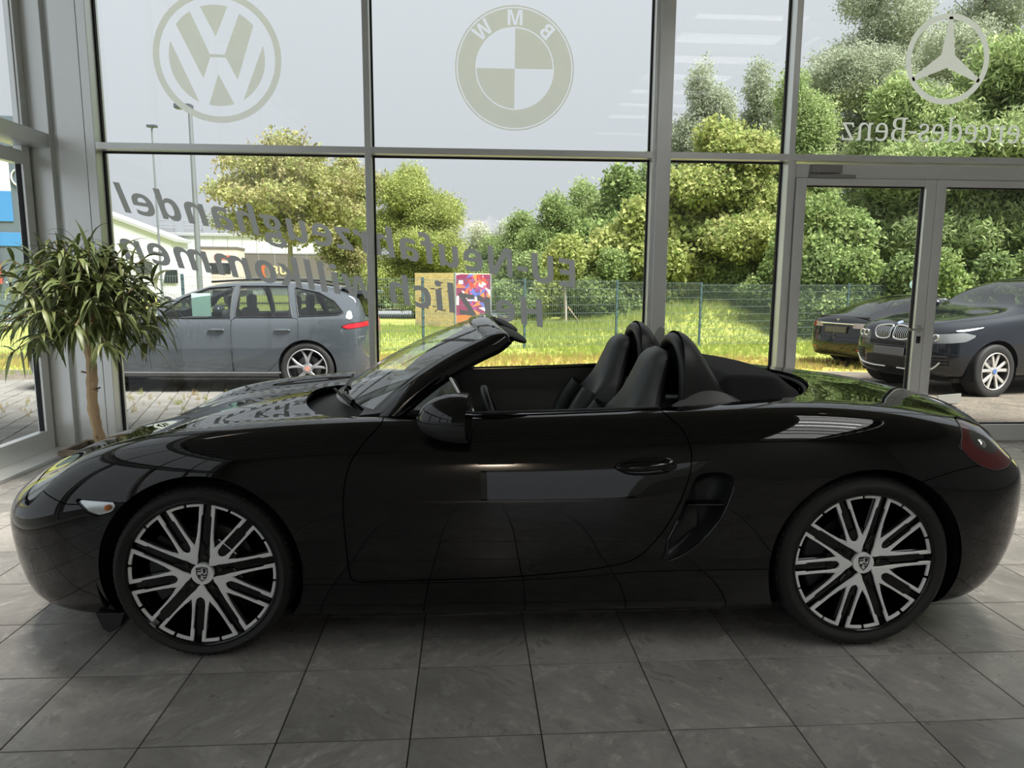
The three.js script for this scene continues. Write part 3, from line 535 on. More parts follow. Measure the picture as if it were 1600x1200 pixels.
  const head = (x, y, z) => x > -0.2 || y < 0.45 ? 1 : headF(x, y, z);
  const markerPts = [[-0.425, 0.600], [-0.262, 0.597], [-0.285, 0.560], [-0.335, 0.545], [-0.38, 0.556]], markerF = sdPoly(markerPts), marker = (x, y, z) => z < 0.6 ? 1 : markerF(x, y);
  const hood = (x, y, z) => x > 0.75 ? 1 : y < 0.55 ? 1 : Math.max(Math.abs(z) - table([-0.8, -0.62, -0.45, 0, 0.35, 0.65], [0.30, 0.42, 0.49, 0.575, 0.60, 0.605])(x), -0.735 - x + 0.25 * z * z);
  const tailPts = smoothLoop([[2.815, 0.772], [2.84, 0.805], [2.892, 0.848], [2.96, 0.838], [3.06, 0.80], [3.14, 0.745], [3.14, 0.70], [3.05, 0.678], [2.965, 0.676], [2.89, 0.702], [2.84, 0.736]], 5, 0.4), tailF = sdPoly(tailPts), tail = (x, y, z) => z < 0.36 ? 1 : tailF(x, y);
  const bumperR = (x, y, z) => x < 2.6 ? 1 : y - table([2.6, 2.7, 2.78, 2.87, 2.97, 3.1, 3.3], [0.645, 0.672, 0.69, 0.702, 0.684, 0.69, 0.69])(x);
  const lid = (x, y, z) => x < 2.2 || y < 0.6 ? 1 : Math.max(Math.abs(z) - table([2.2, 2.55, 2.9, 3.2], [0.5, 0.52, 0.5, 0.46])(x), 2.585 - 0.12 * z * z - x, x - 3.17 - (-0.2 * z * z));
  const take = (f, g) => { const [a, b] = split(S, f, g); S = b; return a; };
  const P = {};
  P.headlight = take(head); P.side_marker = take(marker); P.front_bumper = take(bumperF); P.hood = take(hood); P.door = take(door); P.side_skirt = take(skirt, 0.0012); P.tail_lamp = take(tail); P.rear_bumper = take(bumperR, 0.0016); P.rear_lid = take(lid);
  P.front_fender = only(S, (x) => 1.1 - x); P.rear_fender = only(S, (x) => x - 1.1);
  const both = (s) => [s, mirrorSkin(s)];
  mesh('inner_shell', skinGeo(both(inner), 0), new THREE.MeshStandardMaterial({ color: lin(0.004, 0.004, 0.004), roughness: 0.9, side: THREE.DoubleSide }), car);
  for (const k of ['front_bumper', 'hood', 'rear_bumper', 'rear_lid']) mesh(k, skinGeo(both(P[k])), paintBlack, car);
  for (const k of ['front_fender', 'rear_fender', 'side_skirt']) for (const s of both(P[k])) mesh(k, skinGeo(s, 0.03), paintBlack, car);
  const doors = both(P.door).map((s) => mesh('door', skinGeo(s, 0.02), paintBlack, car));
  // bright arch liners
  for (const [x, y, r] of [[XFA, 0.325, 0.385], [XRA, 0.33, 0.395]]) for (const s of [1, -1]) {
    const g = new THREE.CylinderGeometry(r, r, 0.36, 40, 1, true, -Math.PI * 0.62, Math.PI * 1.24); g.rotateX(-Math.PI / 2); g.rotateZ(0); g.translate(x, y, s * 0.66);
    mesh('wheel_liner', [g, (() => { const c = new THREE.CircleGeometry(r, 40); c.translate(x, y, s * 0.48); return c; })()], std(lin(0.004, 0.004, 0.004), 0.95, 0, { side: THREE.DoubleSide }), car);
  }
  mesh('floor_pan', rbox(-0.5, 2.9, 0.14, 0.2, -0.62, 0.62, 0.02), shellDark, car);

  for (const s of [1, -1]) mesh('air_deflector', prism([[-0.385, 0.16], [-0.365, 0.105], [-0.345, 0.092], [-0.305, 0.115], [-0.29, 0.16]], 0.13, 0.004).translate(0, 0, s > 0 ? 0.70 : -0.83), plasticBlack, car);
  // headlamps: a dark bowl with a projector and a clear cover
  for (const sg of [1, -1]) {
    const src = sg > 0 ? P.headlight : mirrorSkin(P.headlight);
    const h = new THREE.Group(); h.name = 'headlamp'; car.add(h);
    mesh('lamp_bowl', skinGeo(offsetSkin(src, -0.05), 0), std(lin(0.62, 0.62, 0.66), 0.35, 0.3, { side: THREE.DoubleSide }), h);
    mesh('lamp_rim', skinGeo(offsetSkin(src, -0.004), 0.05), lensClear, h);
    mesh('lamp_cover', skinGeo(src, 0), lensClear, h);
    const [c, n] = skinAt(src, -0.50, 0.645 * sg, 2), q = (k) => c.map((v, i) => v - n[i] * k);
    const pr = new THREE.Mesh(new THREE.SphereGeometry(0.036, 24, 16), chromeMat); pr.name = 'projector'; pr.position.set(...q(0.05)); h.add(pr);
    const [c2, n2] = skinAt(src, -0.60, 0.655 * sg, 2); const p2 = new THREE.Mesh(new THREE.TorusGeometry(0.02, 0.006, 8, 20), glossBlack); p2.name = 'lamp_ring'; p2.position.set(...c2.map((v, i) => v - n2[i] * 0.02)); p2.quaternion.setFromUnitVectors(V3(0, 0, 1), V3(...n2)); h.add(p2);
    const msrc = sg > 0 ? P.side_marker : mirrorSkin(P.side_marker), mk = new THREE.Group(); mk.name = 'side_marker'; car.add(mk);
    mesh('marker_reflector', skinGeo(offsetSkin(msrc, -0.008), 0), std(lin(0.75, 0.76, 0.76), 0.15, 0.9, { side: THREE.DoubleSide }), mk);
    mesh('marker_cover', skinGeo(msrc, 0.006), lensClear, mk);
    const [mc, mn] = skinAt(msrc, -0.30, 0.575, 1); const bulb = new THREE.Mesh(new THREE.SphereGeometry(0.011, 12, 8), std(lin(0.55, 0.17, 0.03), 0.3)); bulb.name = 'marker_bulb'; bulb.position.set(mc[0], mc[1], (mc[2] - 0.004) * 1); if (sg < 0) bulb.position.z = mc[2] + 0.004; h.parent.add(bulb); mk.attach(bulb);
    // tail lamps: red lens, clear reversing cell at the upper rear
    const ts = sg > 0 ? P.tail_lamp : mirrorSkin(P.tail_lamp), tl = new THREE.Group(); tl.name = 'tail_lamp'; car.add(tl);
    const cell = sdPoly(smoothLoop([[2.885, 0.79], [2.92, 0.822], [2.99, 0.815], [3.07, 0.785], [3.10, 0.75], [3.02, 0.735], [2.94, 0.745]], 5));
    const [clear, red] = split(ts, (x, y) => cell(x, y), 0.0);
    mesh('red_lens', skinGeo(red, 0.02), phys(lin(0.075, 0.006, 0.007), 0.03), tl);
    mesh('clear_lens', skinGeo(clear, 0), lensClear, tl);
    mesh('lamp_well', skinGeo(offsetSkin(clear, -0.03), 0), std(lin(0.08, 0.08, 0.085), 0.3, 0.6, { side: THREE.DoubleSide }), tl);
    const [tc, tnm] = skinAt(ts, 2.965, 0.775, 1); const rf = new THREE.Mesh(new THREE.SphereGeometry(0.026, 20, 14), chromeMat); rf.name = 'reflector'; rf.position.set(...tc.map((v, i) => v - tnm[i] * 0.03)); tl.add(rf);
    mesh('lamp_seal', tube(tailPts.filter((_, i) => i % 2 === 0).map(([x, y]) => { const [p, n] = skinAt(ts, x, y, 1); return p.map((v, i) => v + n[i] * 0.0005); }), 0.0028, 90, 6, true), plasticSatin, tl);
    // side air intake: bowl, blade, trim lip
    const si = new THREE.Group(); si.name = 'side_intake'; car.add(si);
    const ctr = [1.825, 0.56], loop = intakePts.map(([x, y]) => projAt(full, x, y, 0, 1)[0]), rings = [[0, 0.002], [0.05, 0.012], [0.14, 0.035], [0.3, 0.06], [0.55, 0.078], [0.85, 0.086], [1, 0.088]], nl = loop.length, bp = [], bi = [];
    rings.forEach(([k, dz]) => loop.forEach((p) => { const t = clamp((p[0] - 1.66) / 0.25); bp.push(lerp(p[0], ctr[0] + 0.25 * (p[0] - ctr[0]) * (1 - k), k), lerp(p[1], ctr[1] + 0.45 * (p[1] - ctr[1]), k), (p[2] - dz * lerp(0.45, 1.1, t)) * sg); }));
    for (let j = 0; j < rings.length - 1; j++) for (let i = 0; i < nl; i++) { const a = j * nl + i, b2 = j * nl + (i + 1) % nl; bi.push(a, b2, a + nl, b2, b2 + nl, a + nl); }
    const bowlMat = plasticBlack.clone(); bowlMat.side = THREE.DoubleSide; mesh('intake_bowl', geoOf(bp, null, bi), bowlMat, si);
    mesh('intake_blade', rbox(1.775, 1.93, 0.566, 0.574, sg > 0 ? 0.83 : -0.885, sg > 0 ? 0.885 : -0.83, 0.003), paintBlack, si);
    const lipPts = intakePts.filter(([x, y]) => (x - 1.69) * 0.62 - (y - 0.36) > -0.135 && x > 1.70 && y < 0.68).map(([x, y]) => { const [p, n] = skinAt(full, x, y, 1); return [p[0] + 0.002, p[1], (p[2] + 0.003) * sg]; });
    if (lipPts.length > 3) mesh('intake_lip', tube(lipPts, 0.0065, 60, 8), paintBlack, si);
  }
  // door handles, recess shell and grip
  doors.forEach((d, i) => {
    const sg = i ? -1 : 1, zs = 0.868;
    const sc = (pts) => pts.map(([x, y, z]) => [x, y, z * sg]);
    mesh('handle_bezel', tube(sc([[1.512, 0.712, zs], [1.55, 0.732, zs - 0.002], [1.62, 0.742, zs - 0.004], [1.70, 0.740, zs - 0.003], [1.728, 0.722, zs - 0.001], [1.715, 0.697, zs + 0.001], [1.62, 0.684, zs + 0.004], [1.545, 0.690, zs + 0.002]]), 0.004, 60, 6, true), paintBlack, d);
    const grip = new THREE.SphereGeometry(1, 28, 14); grip.scale(0.098, 0.019, 0.022); grip.rotateZ(0.05); grip.translate(1.605, 0.716, sg * (zs + 0.012)); mesh('handle', grip, paintBlack, d);
    const cup = new THREE.SphereGeometry(1, 24, 12); cup.scale(0.036, 0.022, 0.012); cup.translate(1.70, 0.715, sg * (zs - 0.002)); mesh('handle_end', cup, paintBlack, d);
    mesh('window_seal', tube(sc([[0.80, 0.876, 0.700], [1.1, 0.884, 0.702], [1.4, 0.891, 0.702], [1.70, 0.902, 0.700]]), 0.006, 40, 8), plasticSatin, d);
    // inner trim
    mesh('door_card', slab((u, v) => [lerp(0.72, 1.74, u), lerp(0.32, 0.868 + 0.02 * u, v), sg * (0.672 - 0.03 * Math.sin(v * Math.PI * 0.9) - 0.035 * smooth(0.35, 0.55, v) * smooth(0.75, 0.6, v))], 20, 16, 0.02 * sg), plasticBlack, d);
    mesh('door_pull', tube(sc([[1.02, 0.715, 0.640], [1.06, 0.722, 0.630], [1.12, 0.712, 0.626], [1.185, 0.682, 0.628], [1.15, 0.668, 0.634], [1.07, 0.674, 0.636]]), 0.0045, 40, 6, true), chromeMat, d);
  });

  // windscreen: glass, black frame and header
  const ws = new THREE.Group(); ws.name = 'windscreen'; car.add(ws);
  const baseC = (s) => { const a = Math.abs(s); return [0.37 + 0.28 * Math.pow(a, 2.4), 0.872 - 0.012 * a * a, 0.665 * s]; };
  const topC = (s) => { const a = Math.abs(s); return [1.005 + 0.075 * Math.pow(a, 2.2), 1.205 - 0.05 * Math.pow(a, 2.2), 0.56 * s]; };
  const scr = (s, t) => { const b = baseC(s), c = topC(s), k = 4 * t * (1 - t) * 0.028; return [lerp(b[0], c[0], t) - k * 0.5, lerp(b[1], c[1], t) + k, lerp(b[2], c[2], t)]; };
  mesh('screen_glass', grid((u, v) => scr(lerp(-0.955, 0.955, u), lerp(0.03, 0.95, v)), 40, 24), phys(lin(0.86, 0.94, 0.90), 0.0, 0, { transmission: 1, thickness: 0, ior: 2.2 }), ws);
  // frame: a band round the glass, its section carried from the near pillar over the header to the far pillar
  const ext = (s, t) => { // the glass surface carried on past its edges; past the header it levels off
    const a = Math.abs(s), sg = Math.sign(s) || 1, p = scr(sg * Math.min(a, 1), Math.min(t, 1)); if (a > 1) { const k = (a - 1) * 0.62; p[2] += sg * k; p[0] += k * 0.55; p[1] -= k * 0.35; } if (t > 1) { const k = t - 1; p[0] += k * 0.66; p[1] += k * 0.30 - k * k * 1.6; } return p;
  };
  {
    const inner = [], outer = [], n1 = 20;
    for (let i = 0; i <= n1; i++) { inner.push([0.935, lerp(-0.02, 0.86, i / n1)]); outer.push([1.045, lerp(-0.06, 0.93, i / n1)]); }
    for (let i = 1; i <= 8; i++) { const a = i / 9 * Math.PI / 2; inner.push([0.855 + 0.08 * Math.cos(a), 0.86 + 0.085 * Math.sin(a)]); outer.push([0.93 + 0.115 * Math.cos(a), 0.93 + 0.165 * Math.sin(a)]); }
    for (let i = 0; i <= 8; i++) { inner.push([lerp(0.855, 0, i / 8), 0.945]); outer.push([lerp(0.93, 0, i / 8), 1.095]); }
    const mir = (l) => [...l, ...l.slice(0, -1).reverse().map(([s, t]) => [-s, t])], IN = mir(inner), OUT = mir(outer), m = IN.length;
    const sec = [[0, -0.002], [0.06, 0.007], [0.22, 0.011], [0.55, 0.011], [0.82, 0.007], [0.95, -0.003], [1.0, -0.018], [0.97, -0.045], [0.82, -0.056], [0.4, -0.050], [0.06, -0.028]], k = sec.length, P2 = [], I2 = [];
    for (let i = 0; i < m; i++) { const p = V3(...ext(...IN[i])), q = V3(...ext(...OUT[i])), N2 = V3(-0.5, 0.84, 0.30 * clamp(p.z / 0.6, -1, 1)).normalize(), lev = smooth(0.85, 1.0, IN[i][1]); N2.lerp(V3(-0.25, 0.97, 0.1 * Math.sign(p.z)), lev * 0.6).normalize(); for (const [u, v] of sec) { const c = p.clone().lerp(q, u).addScaledVector(N2, v); P2.push(c.x, c.y, c.z); } }
    for (let i = 0; i < m - 1; i++) for (let j = 0; j < k; j++) { const a = i * k + j, b = i * k + (j + 1) % k; I2.push(a, b, a + k, b, b + k, a + k); }
    const mat = paintBlack.clone(); mat.side = THREE.DoubleSide; mesh('screen_frame', geoOf(P2, null, I2), mat, ws);
    // rear edge of the header: rubber lip and grey lining
    const hp = [0.96, 0.8, 0.5, 0, -0.5, -0.8, -0.96].map((s) => { const q = ext(s, 1.10); return [q[0] + 0.004, q[1] - 0.026, q[2]]; });
    mesh('header_seal', tube(hp, 0.013, 60, 8), rubberMat, ws);
    mesh('screen_border', [grid((u, v) => { const p = scr(lerp(0.90, 0.985, u), lerp(0.0, 0.97, v)); return [p[0], p[1] + 0.0015, p[2] + 0.001]; }, 3, 20), grid((u, v) => { const p = scr(-lerp(0.90, 0.985, u), lerp(0.0, 0.97, v)); return [p[0], p[1] + 0.0015, p[2]]; }, 3, 20), grid((u, v) => { const p = scr(lerp(-0.98, 0.98, u), lerp(0.0, 0.035, v)); return [p[0] - 0.001, p[1] + 0.001, p[2]]; }, 30, 2)], std(lin(0.005, 0.005, 0.006), 0.15, 0, { side: THREE.DoubleSide }), ws);
  }
  // cowl tray and wipers
  mesh('cowl', grid((u, v) => { const s = lerp(-0.98, 0.98, u), b = baseC(s), f = [xf(0.66 * s) - 0.02, 0.800, 0.66 * s]; return [lerp(f[0], b[0] + 0.06, v), lerp(f[1], b[1] - 0.018, v * v), lerp(f[2], b[2], v)]; }, 30, 6), std(lin(0.01, 0.01, 0.01), 0.6, 0, { side: THREE.DoubleSide }), car);
  for (const [p0, p1, p2] of [[[0.40, 0.865, 0.08], [0.44, 0.90, 0.32], [0.52, 0.905, 0.56]], [[0.40, 0.865, -0.34], [0.41, 0.905, -0.08], [0.45, 0.915, 0.26]]]) {
    const w = new THREE.Group(); w.name = 'wiper'; car.add(w); mesh('wiper_arm', tube([p0, p1, p2], 0.007, 20, 8), plasticBlack, w);
    const e = (k) => [lerp(p1[0], p2[0], k) - 0.012, lerp(p1[1], p2[1], k) - 0.008, lerp(p1[2], p2[2], k)]; mesh('wiper_blade', tube([e(-0.8), e(0.2), e(1.1)], 0.006, 20, 6), rubberMat, w);
    mesh('wiper_pivot', cyl(0.016, 0.012, 0.03, p0[0], p0[1] - 0.012, p0[2], 14), plasticBlack, w);
  }
  // dashboard, sun visors, inner mirror
  mesh('dashboard', slab((u, v) => { const z = lerp(-0.66, 0.66, u); return [lerp(0.55, 1.05, v) + 0.03 * Math.cos(z * 2), 0.865 + 0.02 * Math.sin(v * 3) - 0.35 * smooth(0.55, 1, v) + 0.035 * Math.exp(-(((z - 0.37) / 0.16) ** 2)) * (1 - smooth(0.8, 1, v)), z]; }, 30, 16, 0.03), plasticBlack, car);
  for (const z of [0.33, -0.33]) { const v = new THREE.Group(); v.name = 'sun_visor'; car.add(v); const g = new THREE.SphereGeometry(1, 28, 16); g.scale(0.072, 0.019, 0.16); g.rotateZ(-0.45); g.translate(1.155, 1.152, z); mesh('visor_pad', g, std(lin(0.06, 0.062, 0.065), 0.7), v); mesh('visor_clip', bar([1.07, 1.19, z + 0.1], [1.12, 1.17, z + 0.1], 0.007), plasticBlack, v); }
  const im = new THREE.Group(); im.name = 'inner_mirror'; car.add(im); mesh('mirror_shell', (() => { const g = new THREE.SphereGeometry(1, 24, 14); g.scale(0.02, 0.033, 0.115); g.rotateZ(0.3); g.translate(1.0, 1.115, 0); return g; })(), plasticBlack, im); mesh('mirror_stem', bar([0.93, 1.175, 0], [0.99, 1.125, 0], 0.009), plasticBlack, im);
  // steering wheel
  const stw = new THREE.Group(); stw.name = 'steering_wheel'; car.add(stw); { const g = new THREE.TorusGeometry(0.178, 0.016, 12, 48), h = cyl(0.06, 0.07, 0.05, 0, 0, -0.02, 24, 'z'), s = box(-0.17, 0.17, -0.02, 0.015, -0.02, 0.0), s2 = box(-0.018, 0.018, -0.17, 0, -0.02, 0); for (const q of [g, h, s, s2]) { q.rotateY(Math.PI / 2); q.rotateZ(0.36); q.translate(1.10, 0.755, 0.365); } mesh('wheel_rim', g, plasticBlack, stw); mesh('wheel_spokes', [h, s, s2], plasticBlack, stw); }
  // door mirrors
  for (const sg of [1, -1]) {
    const m = new THREE.Group(); m.name = 'door_mirror'; car.add(m); m.scale.z = 1;
    const shell = (lo, hi, k = 1) => { const g = grid((u, v) => { const a = u * Math.PI * 2, t = lerp(lo, hi, v); const fx = Math.cos(t), r = Math.sin(t); let x = -0.155 * fx * k, y = 0.072 * r * Math.sin(a) * k, z = 0.108 * r * Math.cos(a) * k; y += y > 0 ? 0.028 * r * (1 - (x + 0.155) / 0.6) * Math.sin(a) : 0; return [x, y, z * sg]; }, 40, 18, sg < 0); return g; };
    const put = (g) => { g.rotateY(sg * -0.12); g.translate(0.955, 0.898, sg * 0.915); return g; };
    const cap = put(shell(0.0, 1.72)); const capMat = paintBlack.clone(); capMat.side = THREE.DoubleSide; mesh('mirror_cap', cap, capMat, m);
    // lower cover in satin black: a slightly larger half shell below the split line
    const low = grid((u, v) => { const a = Math.PI + u * Math.PI, t = lerp(0.02, 1.72, v), r = Math.sin(t); return [-0.158 * Math.cos(t), 0.075 * r * Math.sin(a) - 0.004 + 0.004 * Math.cos(a) ** 2, 0.111 * r * Math.cos(a) * sg]; }, 30, 18, sg < 0); const pm = plasticSatin.clone(); pm.side = THREE.DoubleSide; mesh('mirror_base', put(low), pm, m);
    mesh('mirror_seam', put(tube([[-0.158, 0.002, 0], [-0.12, 0.004, 0.07 * sg], [-0.05, 0.006, 0.104 * sg], [0.02, 0.006, 0.108 * sg]], 0.004, 30, 6)), plasticSatin, m);
    const glass = new THREE.CircleGeometry(1, 32); glass.scale(0.098, 0.078, 1); glass.rotateY(Math.PI / 2); mesh('mirror_glass', put((() => { glass.translate(0.024, 0.01, 0); return glass; })()), std(lin(0.7, 0.72, 0.73), 0.02, 1), m);
    mesh('mirror_foot', [bar([0.93, 0.86, sg * 0.85], [0.86, 0.862, sg * 0.74], 0.022, 12), rbox(0.80, 0.98, 0.852, 0.872, sg > 0 ? 0.72 : -0.80, sg > 0 ? 0.80 : -0.72, 0.008)], plasticBlack, m);
    // quarter light bar behind the pillar
    mesh('quarter_bar', [bar([0.975, 0.89, sg * 0.70], [0.905, 1.01, sg * 0.655], 0.006), bar([0.99, 0.885, sg * 0.69], [0.965, 0.92, sg * 0.685], 0.009)], steelMat, m);
  }
  // seats
  const leather = std(lin(0.052, 0.058, 0.058), 0.48, 0, { bumpMap: texGrain, bumpScale: 0.0004 }), leatherDark = std(lin(0.010, 0.011, 0.011), 0.5);
  for (const zc of [0.37, -0.37]) {
    const st = new THREE.Group(); st.name = 'seat'; car.add(st);
    const wid = table([0, 0.25, 0.5, 0.62, 0.74, 0.86, 1], [0.225, 0.235, 0.232, 0.205, 0.150, 0.122, 0.112]), thk = table([0, 0.4, 0.7, 1], [0.085, 0.085, 0.072, 0.055]);
    const bx = (v) => lerp(1.55, 1.785, Math.pow(v, 0.95)), by = (v) => lerp(0.46, 1.105, v);
    const ring = (a, v) => { // one closed loft: a runs round the section, v from the seat to the top of the head restraint
      const e = v > 0.9 ? Math.sqrt(Math.max(0, 1 - ((v - 0.9) / 0.1) ** 2)) : 1, k = 0.25 + 0.75 * e, c = Math.cos(a), n = Math.sin(a), cc = Math.sign(c) * Math.pow(Math.abs(c), 0.62), nn = Math.sign(n) * Math.pow(Math.abs(n), 0.7);
      const bol = n < 0.15 ? 0.085 * Math.pow(Math.abs(cc), 2.6) * smooth(0.72, 0.40, v) : 0; return [bx(v) - 0.012 * (1 - e) + thk(v) * nn * (v > 0.9 ? e : 1) - bol, by(v), zc + wid(v) * cc * (v > 0.9 ? k : 1)];
    };
    const dbl = (m) => { const c = m.clone(); c.side = THREE.DoubleSide; return c; };
    mesh('backrest', grid((u, v) => ring(lerp(Math.PI * 0.92, Math.PI * 2.08, u), v), 36, 44), dbl(leather), st);
    mesh('seat_shell', grid((u, v) => ring(lerp(Math.PI * 0.08, Math.PI * 0.92, u), v), 24, 44), dbl(leatherDark), st);
    for (const a of [Math.PI * 0.94, Math.PI * 2.06]) mesh('piping', tube(range(0.02, 0.93, 14).map((v) => ring(a, v)), 0.0036, 60, 6), leatherDark, st);
    for (const s of [-1, 1]) mesh('bolster', tube([[1.30, 0.50, zc + s * 0.215], [1.40, 0.545, zc + s * 0.222], [1.47, 0.63, zc + s * 0.222], [1.52, 0.73, zc + s * 0.212], [1.58, 0.82, zc + s * 0.185]], 0.045, 30, 14), leather, st);
    mesh('cushion', slab((u, v) => [lerp(1.02, 1.56, v), 0.50 - 0.05 * v + 0.05 * Math.pow(Math.abs(2 * u - 1), 3), zc + lerp(-0.235, 0.235, u)], 14, 14, 0.1), leather, st);
    // roll hoop behind the seat
    const rh = new THREE.Group(); rh.name = 'roll_hoop'; car.add(rh);
    const arch = (k, x, r, y0 = 0.86, lean = 0) => Array.from({ length: 17 }, (_, i) => { const a = Math.PI * i / 16; return [x + lean * Math.sin(a), y0 + (1.160 - y0 - r) * Math.pow(Math.sin(a), 0.55) * k, zc + 0.19 * Math.cos(a) * (1 + 0.06 * Math.sin(a))]; });
    mesh('hoop_tube', tube(arch(1, 1.845, 0.022, 0.85, 0.0), 0.026, 60, 14), plasticBlack, rh);
    // fairing: tapers back from the hoop
    mesh('hoop_fairing', grid((u, v) => { const a = Math.PI * u, y0 = 0.88, top = lerp(1.172, 0.93, smooth(0, 1, v) * (0.55 + 0.45 * v)); return [lerp(1.83, 2.03, v) + 0.02 * Math.sin(a), y0 + (top - y0) * Math.pow(Math.max(0, Math.sin(a)), 0.5), zc + lerp(0.215, 0.20, v) * Math.cos(a)]; }, 30, 14), dbl(plasticBlack), rh);
    mesh('hoop_lining', grid((u, v) => { const a = Math.PI * u; return [lerp(1.84, 1.97, v), 0.87 + (lerp(1.13, 0.96, v) - 0.87) * Math.pow(Math.max(0, Math.sin(a)), 0.5), zc + lerp(0.165, 0.15, v) * Math.cos(a)]; }, 24, 8), dbl(shellDark), rh);
    mesh('hoop_base', slab((u, v) => [lerp(1.80, 2.10, u), 0.868 + 0.055 * Math.sin(Math.PI * clamp(u * 1.1)) * (1 - v) + 0.012 * u, zc + (zc > 0 ? 1 : -1) * lerp(0.20, 0.31, v)], 20, 8, 0.02), std(lin(0.16, 0.16, 0.155), 0.45, 0.3), rh);
  }
  // wind deflector between the hoops
  mesh('wind_deflector', (() => { const s = new THREE.Shape(); s.moveTo(-0.2, 0.86); s.lineTo(-0.2, 1.08); s.quadraticCurveTo(-0.16, 1.16, 0, 1.165); s.quadraticCurveTo(0.16, 1.16, 0.2, 1.08); s.lineTo(0.2, 0.86); const g = new THREE.ExtrudeGeometry(s, { depth: 0.005, bevelEnabled: false, curveSegments: 12 }); g.rotateY(Math.PI / 2); g.translate(1.90, 0, 0); return g; })(), phys(lin(0.9, 0.92, 0.92), 0.0, 0, { transmission: 1, thickness: 0 }), car);
  // rear bulkhead and shelf
  mesh('rear_shelf', [rbox(1.76, 2.4, 0.80, 0.855, -0.66, 0.66, 0.02), rbox(1.74, 1.80, 0.3, 0.85, -0.66, 0.66, 0.02)], plasticBlack, car);
  mesh('belt_guide', [rbox(1.70, 1.80, 0.84, 0.89, -0.69, -0.62, 0.01), bar([1.72, 0.88, -0.60], [1.78, 0.80, -0.56], 0.006)], std(lin(0.1, 0.1, 0.1), 0.4), car);
  // folded fabric roof
  const fabric = std(lin(0.0065, 0.0065, 0.0068), 0.95, 0, { bumpMap: dataTex(128, (u, v) => 0.5 + 0.25 * Math.sin(u * 400) + 0.25 * Math.sin(v * 400)), bumpScale: 0.0006 });
  mesh('folded_roof', grid((u, v) => { const s = lerp(-1, 1, u), a = Math.abs(s), x = lerp(1.985, 2.515, v) - 0.235 * Math.pow(a, 2.4) * v - 0.0 * a, h = 0.998 - 0.018 * ((v - 0.25) / 0.5) ** 2 - 0.075 * smooth(0.62, 1, v), drop = smooth(0.80, 1, a); const y = lerp(h, 0.862 + 0.05 * v, drop) - (v > 0.93 ? (v - 0.93) * 0.55 * (1 - drop) : 0) - 0.03 * smooth(0.18, 0, v); return [x, y, 0.625 * s * (1 - 0.07 * v)]; }, 60, 40), new THREE.MeshStandardMaterial({ ...{}, color: fabric.color, roughness: 0.95, bumpMap: fabric.bumpMap, bumpScale: 0.0006, side: THREE.DoubleSide }), car);
  mesh('roof_seal', tube([...Array(25)].map((_, i) => { const s = lerp(-1, 1, i / 24), z = 0.60 * s; return [xr(z) - 0.012, 0.893 + 0.022 * (1 - s * s), z]; }), 0.009, 80, 8), rubberMat, car);
  // wheels
  const fw = sportWheel(car, 0.322, 0.273, 0.22, 83 * Math.PI / 180), rw = sportWheel(car, 0.334, 0.273, 0.26, 76 * Math.PI / 180);
  fw.position.set(XFA, 0.322, 0.868); rw.position.set(XRA, 0.334, 0.888);
  for (const w of [fw, rw]) { const c = w.clone(); c.rotation.y = Math.PI; c.position.z *= -1; car.add(c); }
}

// ---------------------------------------------------------------- outside: ground, pavers, grass, road
// a point on the ray through picture column u at depth d in front of the camera (distances come from sizes and from the ground)
const fwdW = V3(0.06198, 0, -0.99808), rightW = V3(0.99808, 0, 0.06198);
const spot = (u, d) => { const k = (u - 800) / 1112.15 * d; return [1.3828 + fwdW.x * d + rightW.x * k, 2.4012 + fwdW.z * d + rightW.z * k]; };
const highOf = (v, d) => 1.382 + (437.5 - v) / 1112.15 * d;
const lotTurn = 16.5 * Math.PI / 180, lotX = [Math.cos(lotTurn), -Math.sin(lotTurn)], lotZ = [Math.sin(lotTurn), Math.cos(lotTurn)];
const fence0 = [5.157, -15.6];
const beyond = (x, z) => -((x - fence0[0]) * lotZ[0] + (z - fence0[1]) * lotZ[1]);       // metres beyond the fence line
const gy = (x, z) => {
  const d = Math.max(0, -z - 3.6); let y = d < 12.4 ? -0.03 - 0.0225 * d : -0.309 - 0.008 * Math.min(20, d - 12.4); y -= 0.018 * clamp(x - 4.5, 0, 6) * smooth(0, 2, d);
  const b = beyond(x, z); y += smooth(2, 9, x + 0.1 * z) * (1.35 * smooth(0.3, 9, b) + 0.4 * smooth(9, 25, b)); return y;
};
const texSoil = dataTex(512, (u, v) => { const a = tn(u, v, 9, 5), f = tn(u, v, 70, 3, 4), k = 0.365 + 0.13 * a + 0.2 * f; return [k * 1.06, k * 0.98, k * 0.86]; }, { srgb: true });
const texGrass = dataTex(512, (u, v) => { const a = tn(u, v, 6, 4), b = tn(u, v, 50, 4, 8), y = clamp(0.5 + a * 1.6); const k = 1 + b * 0.9; return [lerp(0.53, 0.62, y) * k, lerp(0.58, 0.62, y) * k, lerp(0.25, 0.30, y) * k]; }, { srgb: true });
const texDry = dataTex(512, (u, v) => { const a = tn(u, v, 10, 5), b = tn(u, v, 60, 3, 8), y = clamp(0.5 + a * 2.2); const k = 1 + b * 0.9; return [lerp(0.66, 0.60, y) * k, lerp(0.52, 0.62, y) * k, lerp(0.30, 0.24, y) * k]; }, { srgb: true });
const pavMat = std(0xffffff, 0.95, 0, { map: texSoil, bumpMap: texSoil, bumpScale: 0.01 }), grassMat = std(0xffffff, 0.95, 0, { map: texGrass }), dryMat = std(0xffffff, 0.95, 0, { map: texDry });
